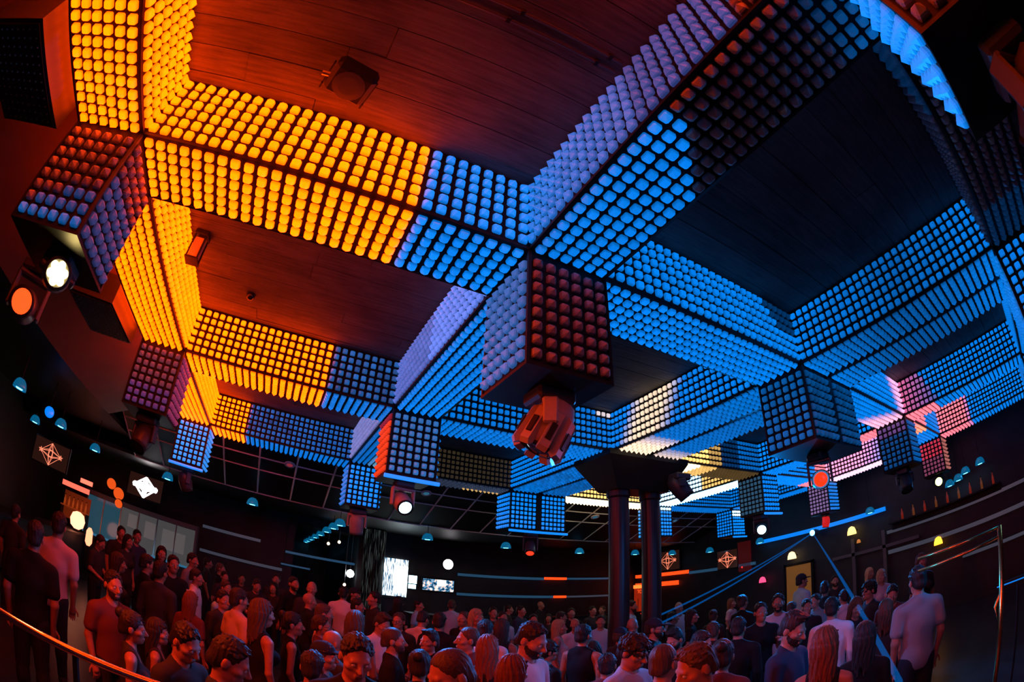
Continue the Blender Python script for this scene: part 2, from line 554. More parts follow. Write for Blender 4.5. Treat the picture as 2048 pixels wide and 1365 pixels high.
def be_near(i, j):
    return sc(BL, .12) if (i > 21 and j > 2 and i + j > 26) else sc(BL, .92)
beam('x', 1, 1, dict(near=be_near, far=BLUE, bottom=bl(.95)), 'all-blue LED bar between the big red-lit box and the dim blue double box')
def dg(i, j):
    return mixc(BL, CREAM, .7) if (j == 5 and i > 24) else sc(BL, .75)
beam('x', 1, 2, dict(near=dg, far=BLUE, bottom=bl(.8)), 'all-blue LED bar running behind the orange moving light to the column head')
ik = lambda i, j: (0.03, 0.02, 0.008)
beam('x', 1, 3, dict(near=ik, far=OFF, bottom=lambda i, j: sc(YEL, .35) if (i > 18 and j > 4) else (0.02, 0.03, 0.06)), 'almost unlit LED bar with faint yellow caps by the blue double box')
beam('x', 2, 0, dict(near=bl(.5), far=bl(.75), bottom=bl(.75)), 'blue LED bar by the right wall, nearest row to the unlit dark beam')
em = lambda i, j: mixc(BL, (1.3, .55, 1.0), (i - 22 + j * .5) / 4)
beam('x', 2, 1, dict(near=em, far=BLUE, bottom=lambda i, j: mixc(BL, (1.4, .6, .9), (i - 20 + j * .9) / 5)), 'blue LED bar with a pink end beside the dim blue double box')
def gy(i, j):
    if i < 10: return sc(YEL, .9)
    if i < 14: return sc(YEL, .3)
    return sc(BL, .12) if i < 20 else sc(BL, .5)
def gyb(i, j):
    return HOT if i < 8 else (sc(YEL, .5) if i < 13 else sc(YEL, .04))
beam('x', 2, 2, dict(near=gy, far=gy, bottom=gyb), 'LED bar glowing yellow-white from the column head, fading to blue')
beam('x', 2, 3, dict(near=lambda i, j: sc(YEL, .85), far=K(YEL), bottom=K(HOT)), 'LED bar glowing yellow-white behind the twin columns')
beam('x', 3, 0, dict(near=bl(.5), far=bl(.6), bottom=bl(.6)), 'blue LED bar at the far right end of the nearest row')
mn = lambda i, j: PINK if i < 12 else sc(BL, .9)
beam('x', 3, 1, dict(near=mn, far=mn, bottom=lambda i, j: mixc(PINK, (2.2, .5, .25), i / 12) if i < 14 else BL), 'LED bar lit pink and red between the two rear right boxes')
beam('x', 3, 2, dict(near=lambda i, j: PINK if i > 20 else BL, far=BLUE, bottom=lambda i, j: PINK if i > 20 else sc(BL, 1.1)), 'blue LED bar with a pink end above the red moving light')
beam('x', 3, 3, dict(near=bl(.6), far=bl(.6), bottom=bl(.6)), 'blue LED bar between the white-topped boxes by the panel ceiling')
# --- beams along y
beam('y', 0, 0, dict(left=K(OR), right=K(OR), bottom=K(OR)), 'orange LED bar rising away above the box with the bright spotlight')
beam('y', 0, 1, dict(left=K(OR), right=K(OR), bottom=K(OR)), 'orange LED bar between the two red-lit boxes on the left')
beam('y', 0, 2, dict(left=K(OR), right=K(OR), bottom=K(OR)), 'short-looking orange LED bar ending at the blue box by the panel ceiling')
def bc_l(i, j):
    d = NCAP - 1 - i
    if d < 13: return mixc(sc(BL, .8), (.05, .1, .42), d / 13)
    if d < 24 and (d < 22 or j > d - 22 + 1): return (.03, .06, .26)
    return None
def bc_b(i, j):
    d = NCAP - 1 - i
    if d < 15 - j * 0.9: return sc(BL, .85)
    if d > 24: return sc(BL, .18 * (d - 23) / 4 * (j + 1) / 6 * 2)
    return None
beam('y', 1, 0, dict(left=bc_l, right=bl(.3), bottom=bc_b), 'LED bar half blue and half unlit, rising from the big red-lit box')
beam('y', 1, 1, dict(left=lambda i, j: sc(LIL, 1.0 if i < 14 else .6), right=BLUE, bottom=bl(.9)), 'LED bar with a lilac side and blue underside behind the big red-lit box')
beam('y', 1, 2, dict(left=K((.16, .2, .55)), right=bl(.5), bottom=lambda i, j: mixc(sc(BL, .55), (.25, .5, .45), (j - 2) / 4)), 'LED bar with a bluish lilac side behind the box with a red side')
def ep(i, j):
    t = i / 27
    k = .42 + .5 * abs(t - .45) * 1.6
    return sc(BL, min(k, .85))
beam('y', 2, 0, dict(left=ep, right=bl(.6), bottom=lambda i, j: sc(BL, .8 - .45 * math.sin(math.pi * i / 27)), bottom2=lambda i, j: sc(BL, .8 - .5 * math.sin(math.pi * i / 27))), 'double-width blue LED bar from the dim blue double box to the right edge', double=True)
def eg(i, j):
    d = NCAP - 1 - i                       # caps counted from the column head
    c = 7 + j * 0.55
    t = 1 - max(0, abs(d - c) - 2.6) / 3.0
    return mixc(sc(BL, .88), CREAM, t)
def egb(i, j):
    d = NCAP - 1 - i
    return mixc(sc(BL, .7), (1.6, 1.1, .75), 1 - (d - 4) / 5)
def egb2(i, j):
    d = NCAP - 1 - i
    return mixc(sc(BL, .6), (1.0, .75, .65), 1 - (d - 1) / 4)
beam('y', 2, 1, dict(left=eg, right=bl(.7), bottom=egb, bottom2=egb2), 'double-width blue LED bar with a cream patch beside the column head', double=True)
beam('y', 2, 2, dict(left=bl(.85), right=bl(.6), bottom=dimrand(.4, .75), bottom2=dimrand(.3, .55)), 'double-width blue LED bar from the column head to the rear double box', double=True)
def m0(i, j):
    d = NCAP - 1 - i
    if d < 5 + (5 - j) * .5: return mixc((.7, .12, .3), sc(BL, .5), d / 8)
    return sc(BL, .85)
beam('y', 3, 0, dict(left=m0, right=bl(.5), bottom=lambda i, j: PINK if i > 20 else sc(BL, .9)), 'blue LED bar turning pink at the rear right dark box')
beam('y', 3, 1, dict(left=lambda i, j: PINK if 6 < i < 11 else BL, right=bl(.6), bottom=lambda i, j: mixc(PINK, BL, (i - 8) / 3)), 'blue LED bar with a pink stretch behind the dim blue double box')
beam('y', 3, 2, dict(left=lambda i, j: WHB if i > 10 else sc(YEL, .6), right=bl(.9), bottom=K(WHB)), 'white-hot LED bar with a yellow end behind the twin columns')
def n0(i, j):
    d = NCAP - 1 - i
    return mixc(PINK, sc(BL, .9), (d - 8) / 2)
beam('y', 4, 0, dict(left=n0, right=bl(.4), bottom=n0), 'long blue LED bar with a pink end at the red far right box')
beam('y', 4, 1, dict(left=lambda i, j: mixc(sc(BL, 1.1), (1.5, .5, .9), (i - 9 + j * .3) / 8), right=bl(.4), bottom=lambda i, j: (1.5, .9, 1.3)), 'LED bar fading from blue to pink, low beside the red far right box')
beam('y', 4, 2, dict(left=bl(.8), right=bl(.4), bottom=bl(.8)), 'blue LED bar at the far right end of the panel ceiling')

# --- hanging boxes
def a_near(i, j):
    if j == 0: return sc((.0, .16, .6), .5)
    if j == 1 and i > 0: return sc((.01, .12, .5), .3)
    if j == 2 and i > 2: return sc((.01, .12, .5), .25)
    return None
hang_box(0, 1, dict(near=a_near, right=lambda i, j: (.02, .03, .12) if (j < 5) else None), 'hanging LED box, red above and faint blue below, with the bright spotlight')
hang_box(1, 1, dict(near=OFF, left=lambda i, j: (.02, .12, .42), right=bl(.3), far=bl(.3)), 'big hanging LED box with unlit red-lit caps above the orange moving light')
hang_box(1, 0, dict(far=bl(1.15), left=OFF, near=OFF, right=bl(.2)), 'bright blue hanging LED box beside the half-unlit beam')
hang_box(2, 1, dict(near=dimrand(.16, .26), left=bl(.34), right=bl(.2), far=bl(.3)), 'dim blue double-width hanging LED box with a red glint on its rim', double=True)
hang_box(0, 2, dict(near=lambda i, j: (.13, .02, .035) if j > 2 else (.08, .02, .1), right=lambda i, j: (.2, .02, .08)), 'hanging LED box with red-lit and violet caps at the orange corner')  # red light on these caps painted into their emission
hang_box(1, 2, dict(near=lambda i, j: (.02, .13, .4), left=lambda i, j: RED if j < 7 else (.25, .01, .03), right=bl(.6), far=bl(.4)), 'hanging LED box with violet-blue front and red-lit side', bar=True)  # left caps: light of a red lamp put in as cap emission
hang_box(0, 3, dict(near=lambda i, j: (.02, .3, 1.0), right=lambda i, j: (.02, .27, .9)), 'bright blue hanging LED box under the end of the orange run', bar=True)
hang_box(1, 3, dict(near=bl(1.05), left=bl(.7), right=bl(.8)), 'bright blue hanging LED box beside the box with a red side')
hang_box(2, 3, dict(near=bl(1.05), left=bl(.95), right=bl(.6)), 'bright blue double-width hanging LED box at the panel ceiling', bar=True, double=True)
hang_box(2, 0, dict(far=bl(.7), left=bl(.8), near=bl(.4)), 'blue double-width hanging LED box at the right edge', double=True)
hang_box(3, 0, dict(far=bl(.7), left=bl(.7)), 'blue hanging LED box by the right wall')
hang_box(4, 0, dict(far=bl(.5), left=bl(.5)), 'blue hanging LED box at the far end by the right wall')
hang_box(3, 1, dict(near=bl(.35), left=lambda i, j: (.12, .05, .2) if j > 5 else sc(BL, .2)), 'dark hanging LED box with faint blue and red caps at the pink crossing')
hang_box(4, 1, dict(near=K((.4, .12, .1)), left=lambda i, j: (.55, .03, .06) if j > 3 else (.2, .04, .09)), 'red hanging LED box at the far right crossing')
hang_box(3, 2, dict(near=bl(.95), left=lambda i, j: (.02, .07, .13)), 'hanging LED box with a dark side and striped blue front', bar=True)
hang_box(4, 2, dict(near=bl(.8), left=lambda i, j: (.2, .12, .3)), 'small blue and violet hanging LED box behind the red moving light')
hang_box(3, 3, dict(near=lambda i, j: WHB if j > 6 else sc(BL, 1.1), left=lambda i, j: mixc(BL, TEAL, .4)), 'blue hanging LED box seen between the twin columns')
hang_box(4, 3, dict(near=lambda i, j: WHB if j > 5 else sc(BL, 1.2), left=bl(.9)), 'blue hanging LED box with a white-hot top', bar=True)
# solid core over the columns (no hanging box there)
o = thing('lattice_core', 'dark square core of the lattice above the twin columns', 'light box', ((XN[2][0] + XN[2][1]) / 2, (YN[2][0] + YN[2][1]) / 2, Z0))
MB().box(-(XN[2][1] - XN[2][0]) / 2, (XN[2][1] - XN[2][0]) / 2, -W / 2, W / 2, 0, HB).build('housing', M_HOUSE, o)
MB().box(-.09, .09, -W / 2 - .01, W / 2 + .01, -0.012, 0.0).build('centre_channel', M_TRIM, o)
# ------------------------------------------------------------------ stage lights, lamps, screens, columns
def aim_matrix(d):
    d = Vector(d).normalized()
    q = Vector((0, 0, 1)).rotation_difference(d)
    return q.to_matrix().to_4x4()

def glow(name, col, k=1.0):
    m = mat(name, (0.02, 0.02, 0.02), 0.3, emit=col, strength=k)
    m.cycles.emission_sampling = 'NONE'
    return m
M_REDSHELL = mat('grey_light_shell', (0.32, 0.3, 0.3), 0.42)
M_SHELL = mat('black_light_shell', (0.05, 0.05, 0.055), 0.4)

def moving_head(loc, aim, lens, label, shell=None, fins=0, scale=1.0, drop=0.36, pole=0, name='moving_head_light', lens_n=1, ring=None):
    """hung from loc (under a box); aim: direction of the head; lens: glow material"""
    shell = shell or M_SHELL
    r = thing(name, label, 'stage light', loc, group='moving stage lights')
    s = scale
    MB().cbox((0, 0, -.05 * s), (.30 * s, .24 * s, .1 * s), 0, .02 * s).build('base', M_SHELL, r)
    MB().cbox((0, 0, .005 * s), (.12 * s, .08 * s, .03 * s), 0, .006).build('clamp', M_BLACK, r)
    if pole: MB().tube([(0, 0, .01), (0, 0, pole)], .02, 8).build('hanging_pole', M_BLACK, r)
    A = Vector(aim).normalized()
    side = A.cross(Vector((0, 0, 1)))
    if side.length < 1e-3: side = Vector((1, 0, 0))
    side.normalize()
    yaw = math.atan2(side.y, side.x)
    R = Matrix.Rotation(yaw, 4, 'Z')
    yk = MB()
    yk.cbox((0, 0, -.12 * s), (.36 * s, .11 * s, .05 * s), 0, .015 * s, R)
    for sg in (-1, 1):
        yk.cbox((sg * .165 * s, 0, -.12 * s - drop * s / 2), (.035 * s, .1 * s, drop * s), 0, .012 * s, R)
    yk.build('yoke', shell, r)
    hc = Vector((0, 0, -.12 * s - drop * s * .78))
    T = Matrix.Translation(hc) @ aim_matrix(A)
    MB().lathe([(.05 * s, -.19 * s), (.105 * s, -.17 * s), (.135 * s, -.10 * s), (.14 * s, .02 * s), (.125 * s, .12 * s), (.118 * s, .17 * s), (.10 * s, .17 * s)], 20, 0, T).build('head', shell, r, smooth=True)
    MB().lathe([(.100 * s, .165 * s), (.122 * s, .165 * s), (.122 * s, .19 * s), (.098 * s, .19 * s)], 20, 0, T, cap=False).build('lens_ring', ring or M_BLACK, r, smooth=True)
    ln = MB()
    if lens_n == 1:
        ln.lathe([(.001, .185 * s), (.05 * s, .192 * s), (.098 * s, .172 * s)], 20, 0, T, cap=False)
    else:
        for k in range(lens_n):
            a = 2 * math.pi * k / (lens_n - 1)
            q = Vector((0, 0, .18 * s)) if k == 0 else Vector((.062 * s * math.cos(a), .062 * s * math.sin(a), .18 * s))
            ln.lathe([(.001, .018 * s), (.02 * s, .012 * s), (.032 * s, 0)], 12, 0, T @ Matrix.Translation(q), cap=False)
    ln.build('lens', lens, r, smooth=True)
    for k in range(fins):
        a = 2 * math.pi * k / fins
        F = T @ Matrix.Rotation(a, 4, 'Z') @ Matrix.Translation((.135 * s, 0, .02 * s))
        fo = MB().prism([(-.035 * s, -.13 * s), (.03 * s, -.08 * s), (.045 * s, .17 * s), (.02 * s, .2 * s), (-.035 * s, .16 * s)], -.034 * s, .034 * s, 0, F).build('fin', shell, r)
        MB().cbox((.044 * s, 0, .06 * s), (.012 * s, .044 * s, .12 * s), 0, .004, F).build('vent', M_BLACK, fo)
    return r

ZS = Z0 - ST - 0.02
def node(i, j):
    return ((XN[i][0] + XN[i][1]) / 2, (YN[j][0] + YN[j][1]) / 2, ZS)
def to_cam(p, dz=0):
    return (CAM.x - p[0], CAM.y - p[1], CAM.z - p[2] + dz)
G_SPOT = glow('spot_white_yellow', (60, 44, 14))
G_OR = glow('spot_orange', (2.2, .14, .02)); G_OFF = mat('dark_lens', (.03, .03, .04), .1)
G_BW = glow('spot_blue_white', (3, 7, 10)); G_RED = glow('spot_red', (3.2, .045, .0)); G_GRN = glow('spot_green_yellow', (4, 5, 1.2))
n_ = node(0, 1)
moving_head((n_[0] + .08, n_[1] + .02, n_[2]), (1.9, -2.6, -1.1), G_SPOT, 'stage light blazing yellow-white under the leftmost hanging box', lens_n=7, drop=.0, scale=.85)
moving_head((-1.25, 1.45, 3.75), (.5, -1, -.2), G_OR, 'dark stage light with an orange lens on the left soffit', scale=1.15, drop=.3, pole=.75)
n_ = node(1, 1)
moving_head((n_[0] + .02, n_[1] - .02, n_[2]), (-.45, .25, -1), G_OFF, 'moving light with an orange-lit finned head under the big hanging box', shell=M_REDSHELL, fins=8, scale=.95, drop=.16)
n_ = node(1, 2)
moving_head(n_, (.1, -.9, -.55), G_BW, 'moving light with red-lit body and blue-white lens under the red-sided box', shell=M_REDSHELL, scale=.85, drop=.26)
moving_head(node(0, 2), (-.2, -.6, -1), G_OFF, 'dark moving light under the red and violet corner box', scale=1.0, drop=.2)
moving_head(node(0, 3), (.4, .2, -1), G_OFF, 'dark moving light under the blue box by the orange run', scale=1.0, drop=.2)
n_ = node(1, 3)
moving_head(n_, (.1, .3, -1), G_OFF, 'dark red moving light pointing down under the plain blue box', shell=M_REDSHELL, scale=1.05, drop=.22)
n_ = node(2, 3)
moving_head(n_, (-.3, -.5, -.8), glow('lens_faint_red', (1.5, .06, .02)), 'moving light with a faint red lens under the blue double box', scale=.9, drop=.34)
n_ = node(2, 1)
moving_head((n_[0] - .02, n_[1] + .02, n_[2]), to_cam((n_[0], n_[1], 2.95), .0), G_RED, 'moving light with a round red lens under the dim double box', scale=.85, drop=.32, ring=glow('ring_blue', (.05, .16, .35)))
n_ = node(3, 2)
moving_head(n_, to_cam((n_[0], n_[1], 2.95)), G_BW, 'moving light with a white-blue lens under the striped blue box', scale=1.0, drop=.26)
moving_head(node(3, 1), (-.4, -.2, -1), G_OFF, 'dark moving light under the box at the pink crossing', scale=1.0, drop=.15)
n_ = node(4, 1)
moving_head((n_[0], n_[1], n_[2] - 0.0), to_cam((n_[0], n_[1], 3.2)), G_GRN, 'moving light shining green and yellow under the red far right box', scale=1.0, drop=.05)
n_ = node(4, 2)
moving_head(n_, (0, .2, -1), G_RED, 'narrow red-lit moving light beside the laser', shell=mat('red_lit_shell', (.5, .03, .03), .4, emit=(.5, .01, .01), strength=1.0), scale=.8, drop=.2)  # red light on the shell painted in as emission
moving_head((7.5, 3.3, 3.9), (.5, -.3, -.8), G_OFF, 'dark moving light clamped to the column head', scale=1.15, drop=.1)

moving_head(node(1, 0), (.8, .8, -.5), G_BW, 'added moving light with a blue lens under the bright blue box by the half-unlit bar', scale=1.0, drop=.2)  # fixture added to carry blue fill light for the crowd
moving_head(node(2, 0), (-.6, .9, -.5), G_BW, 'added moving light with a blue lens under the blue double box at the right edge', scale=1.0, drop=.2)  # second added fixture, for more blue fill
# columns
M_COL = mat('column_paint', (.02, .012, .012), .38, noise=.25, scale=3)
for cx in (6.53, 7.22):
    c = thing('column', 'dark round column, %s of the pair under the flared head' % ('nearer the bar end' if cx < 7 else 'carrying the moving light'), 'column', (cx, 3.74, 0))
    MB().lathe([(.165, .18), (.165, 3.62)], 28, 0, None).build('shaft', M_COL, c, smooth=False)
    MB().lathe([(.21, -.1), (.21, .14), (.19, .18), (.165, .18)], 28).build('base', M_COL, c)
    MB().lathe([(.165, 3.5), (.19, 3.53), (.19, 3.62)], 28).build('collar', M_COL, c)
c = thing('column_head', 'dark flared head spreading from the twin columns up to the lattice', 'column', (6.86, 3.74, 3.62))
def frustum(w0, d0, z0, w1, d1, z1):
    vs = [(sx * w / 2, sy * d / 2, z) for w, d, z in ((w0, d0, z0), (w1, d1, z1)) for sx, sy in ((-1, -1), (1, -1), (1, 1), (-1, 1))]
    return MB().add(vs, [(3, 2, 1, 0), (4, 5, 6, 7), (0, 1, 5, 4), (1, 2, 6, 5), (2, 3, 7, 6), (3, 0, 4, 7)])
frustum(1.1, .48, 0, 1.72, .95, .46).build('flare', M_COL, c)
frustum(1.72, .95, .46, 1.72, .95, .545).build('top_plate', M_BLACK, c)

# ceiling things
f_ = thing('flood_light', 'square black floodlight on a bracket under the red concrete ceiling', 'flood light', (1.29, -.45, ZC))
Rf = Matrix.Rotation(math.radians(14), 4, 'Z')
MB().cbox((0, 0, -.16), (.29, .25, .14), 0, .03, Rf).build('housing', M_BLACK, f_)
MB().cbox((0, .19, -.01), (.3, .05, .02), 0, 0, Rf).cbox((-.16, .09, -.08), (.012, .22, .02), 0, 0, Rf).cbox((.16, .09, -.08), (.012, .22, .02), 0, 0, Rf).cbox((-.16, .19, -.05), (.012, .04, .1), 0, 0, Rf).cbox((.16, .19, -.05), (.012, .04, .1), 0, 0, Rf).build('bracket', M_BLACK, f_)
MB().tube([(-.2, 0, -.16), (-.14, 0, -.16)], .018, 8).build('knob', M_STEEL, f_)
MB().lathe([(.07, -.235), (.11, -.232)], 16, 0, None).build('glass', M_DARKP, f_)
f_ = thing('ceiling_lantern', 'small metal lantern fixed to the ceiling beside the orange bar', 'lamp', (.16, 1.86, ZC))
MB().cbox((0, 0, -.03), (.16, .16, .06), 0, .01).build('mount', M_BLACK, f_)
MB().cbox((0, 0, -.2), (.11, .11, .24), 0, .01).build('glass', mat('lantern_glass', (.5, .42, .4), .15), f_)
lf = MB()
for a in (-1, 1):
    for b in (-1, 1):
        lf.box(a * .062 - .008, a * .062 + .008, b * .062 - .008, b * .062 + .008, -.33, -.06)
lf.box(-.075, .075, -.075, .075, -.345, -.325).build('frame', M_BLACK, f_)
f_ = thing('dome_camera', 'round black dome on the red concrete ceiling', 'camera', (.73, 2.78, ZC))
MB().lathe([(.055, 0), (.055, -.02), (.05, -.045), (.03, -.068), (.002, -.075)], 18, 0, None).build('dome', mat('dome_plastic', (.015, .015, .017), .15), f_, smooth=True)
MB().lathe([(.062, 0), (.062, -.012), (.056, -.016)], 18).build('rim', M_BLACK, f_)
for q, yy in enumerate((-1.17, -1.25)):
    c = thing('conduit', 'thin straight conduit pipe, %s of two running along the concrete ceiling' % ('outer' if q else 'inner'), 'pipe', (1.4, yy, ZC - .02))
    MB().tube([(-1.3, 0, 0), (1.34, 0, 0)], .012, 8).build('pipe', M_DARKP, c)
    for xx in (-1.0, -.2, .6, 1.2):
        MB().cbox((xx + .05 * q, 0, .002), (.03, .045, .03), 0, .004).build('clip', M_BLACK, c)
for y0, y1, lb in ((-.95, -.05, 'dark hanging loudspeaker with a perforated underside beside the orange bar'), (2.35, 3.35, 'dark hanging loudspeaker on the left soffit behind the bright spotlight')):
    sp = thing('loudspeaker', lb, 'speaker', (-1.06, (y0 + y1) / 2, 4.02))
    h = (y1 - y0) / 2
    MB().prism([(-.36, .02), (.33, .0), (.33, .33), (-.3, .33)], -h, h).build('cabinet', M_SHELL, sp)
    MB().box(-.32, .3, -h + .03, h - .03, -.012, .02).build('grille', M_BLACK, sp)
    dd = MB()
    for a in range(9):
        for b in range(12):
            dd.cbox((-.28 + a * .068, -h + .07 + b * (2 * h - .14) / 11, -.014), (.012, .012, .008))
    tag(dd.build('perforation', M_STEEL, sp), kind='stuff')

# round discs in the sloping panels, their reflected light painted as emission
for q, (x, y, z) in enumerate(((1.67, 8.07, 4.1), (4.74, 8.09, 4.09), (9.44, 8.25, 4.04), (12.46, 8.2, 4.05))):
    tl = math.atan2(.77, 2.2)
    d_ = thing('ceiling_disc', ('round ceiling disc with painted dull pink glow in the sloping panels', 'round ceiling disc with painted blue glow beside the lit edge of the box with the red-lit side', 'round ceiling disc with painted blue glow under the yellow bar', 'round ceiling disc with painted blue glow behind the second column')[q], 'lamp', (x, y, z - .005), (-tl, 0, 0), 'round discs in the sloping ceiling')
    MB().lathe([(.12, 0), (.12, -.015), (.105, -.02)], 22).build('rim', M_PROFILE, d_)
    MB().lathe([(.103, -.012), (.06, -.022), (.001, -.025)], 22, cap=False).build('diffuser', glow('disc_painted_glow', (.22, .02, .035) if q == 0 else (.02, .1, .17)), d_)

# pendant lamps round the bar
M_SHADE = mat('blue_glass_shade', (.02, .12, .2), .2, emit=(.0, .09, .2), strength=1.0)
M_SHADE.cycles.emission_sampling = 'NONE'
M_BULB = glow('lamp_bulb', (.7, 4.0, 6.5))
M_BULBW = glow('lamp_bulb_white', (10, 11, 12))
def lamp_mesh():
    sh = MB().lathe([(.02, .13), (.05, .125), (.085, .09), (.105, .04), (.11, 0), (.102, 0), (.09, .04), (.06, .085)], 16, cap=False).mesh('shade', M_SHADE, True)
    bu = MB().lathe([(.001, -.005), (.05, .0), (.06, .02), (.03, .05)], 12, cap=False).mesh('bulb', M_BULB, True)
    return sh, bu
SHM, BUM = lamp_mesh()
def pendant(x, y, z, ztop, label, group):
    r = thing('pendant_lamp', label, 'lamp', (x, y, z), group=group)
    for nm, me in (('shade', SHM), ('bulb', BUM)):
        put(nm, me, r).scale = (1.3, 1.3, 1.3)
    MB().tube([(0, 0, .12), (0, 0, ztop - z)], .007, 6).build('cord', M_BLACK, r)
    return r
LB = ['blue pendant lamp low over the left bar beside the soffit edge', 'blue pendant lamp hung furthest out over the left bar', 'blue pendant lamp in front of the round blue lamp', 'blue pendant lamp over the corner of the left bar',
      'blue pendant lamp beside the white star screen', 'blue pendant lamp under the red-lit ceiling panels', 'blue pendant lamp beside the crystal pillar', 'blue pendant lamp under the big blue double box', 'blue pendant lamp left of the twin columns by the red strips', 'blue pendant lamp seen between the twin columns', 'blue pendant lamp beside the orange star screen', 'blue pendant lamp under the white-topped box']
PL = [(-3.1, 4.62, 3.2), (-4.65, 8.04, 3.2), (-3.23, 6.84, 3.2), (-3.0, 8.52, 3.2), (-1.15, 9.01, 3.2), (.95, 9.22, 3.2), (5.33, 9.61, 3.2), (7.54, 9.66, 3.2), (10.17, 10.0, 3.2), (12.57, 10.2, 3.2), (14.4, 10.25, 3.18), (14.4, 8.48, 3.05)]
for (x, y, z), lb in zip(PL, LB):
    pendant(x, y, z - .03, 3.9 if x < -2.45 else (3.54 if y > 9.7 else 4.31 - (y - 7.5) * .35), lb, 'blue pendant lamps round the bar')
for kk, yy in enumerate((9.57, 10.85, 12.5, 14.45, 16.44, 18.44, 20.2, 21.6)):
    pendant(3.1, yy, 3.17, 3.6 if yy < 9.8 else (3.54 if yy < 13 else 3.3), '%s blue pendant lamp of the corridor row, counted from the dance floor' % ('first', 'second', 'third', 'fourth', 'fifth', 'sixth', 'seventh', 'eighth')[kk], 'pendant lamps in the corridor row')
pendant(14.6, 2.66, 3.05, 4.8, 'blue pendant lamp at the end of the long blue tube', 'blue pendant lamps round the bar')
pendant(14.6, 6.54, 3.02, 4.8, 'blue pendant lamp at the start of the long blue tube', 'blue pendant lamps round the bar')
o = thing('globe_lamp', 'round glowing blue lamp disc above the left bar', 'lamp', (-3.3, 6.3, 3.28))
MB().lathe([(.001, -.02), (.09, -.015), (.11, 0), (.09, .02), (.001, .025)], 20, 0, Matrix.Rotation(math.radians(80), 4, 'X') @ Matrix.Rotation(.5, 4, 'Y'), cap=False).build('disc', glow('blue_disc', (.0, .22, 1.0)), o, smooth=True)
MB().tube([(0, 0, .1), (0, 0, .6)], .008, 6).build('stem', M_BLACK, o)

# ---- screens
def lines_mesh(segs, w, z=0.0):
    m = MB()
    for (x0, y0), (x1, y1) in segs:
        a, b = Vector((x0, 0, y0)), Vector((x1, 0, y1))
        d = (b - a).normalized(); n = Vector((-d.z, 0, d.x)) * w / 2
        m.add([(a + n) + Vector((0, z, 0)), (a - n) + Vector((0, z, 0)), (b - n) + Vector((0, z, 0)), (b + n) + Vector((0, z, 0))], [(0, 1, 2, 3)])
    return m
def star_segs(s):
    """a diamond star drawn with fine crossing lines"""
    P = [(0, .5), (.12, .16), (.62, .0), (.14, -.16), (0, -.55), (-.12, -.16), (-.62, .02), (-.14, .18)]
    seg = []
    for i in range(8):
        seg.append((P[i], P[(i + 1) % 8])); seg.append((P[i], P[(i + 3) % 8])); seg.append((P[i], P[(i + 2) % 8]))
    for cx, cy in ((-.62, .02), (.62, 0)):
        for k in range(5):
            a, b = math.pi / 2 + k * 2 * math.pi / 5, math.pi / 2 + (k + 2) * 2 * math.pi / 5
            seg.append(((cx + .13 * math.cos(a), cy + .13 * math.sin(a)), (cx + .13 * math.cos(b), cy + .13 * math.sin(b))))
    return [((a[0] * s, a[1] * s), (b[0] * s, b[1] * s)) for a, b in seg]
M_SCREEN = mat('dark_screen', (.01, .008, .008), .15, emit=(.02, .006, .004), strength=1.0)
G_LINE = glow('star_lines', (1.5, .36, .2)); G_LINEW = glow('star_lines_white', (9, 8, 8))
def star_screen(loc, rotz, w, h, label, white=False):
    r = thing('wall_screen', label, 'screen', loc, (0, 0, rotz), 'screens showing a star drawing')
    MB().cbox((0, .04, 0), (w + .06, .06, h + .06), 0, .012).build('frame', M_BLACK, r)
    MB().box(-w / 2, w / 2, .0, .02, -h / 2, h / 2).build('screen', M_SCREEN, r)
    g = lines_mesh(star_segs(min(w / 1.5, h / 1.15)), .05 if white else .0095, -.004)
    if white:
        g.add([(-.2 * w, -.004, 0), (0, -.004, -.25 * h), (.25 * w, -.004, 0), (0, -.004, .3 * h)], [(0, 1, 2, 3)])
    g.build('star_drawing', G_LINEW if white else G_LINE, r)
    return r
star_screen((-4.05, 8.2, 2.68), 0.1, 1.0, .55, 'screen with an orange star drawing over the left bar')
star_screen((-2.25, 11.0, 2.97), 0.0, 1.05, .6, 'screen with an overexposed white star drawing above the glass booth', True)
star_screen((14.86, 10.95, 2.98), -math.pi / 2, 1.2, .72, 'screen with an orange star drawing beside the twin columns')
star_screen((14.86, 8.1, 2.7), -math.pi / 2, .85, .62, 'screen with an orange star drawing beside the dark red panel')
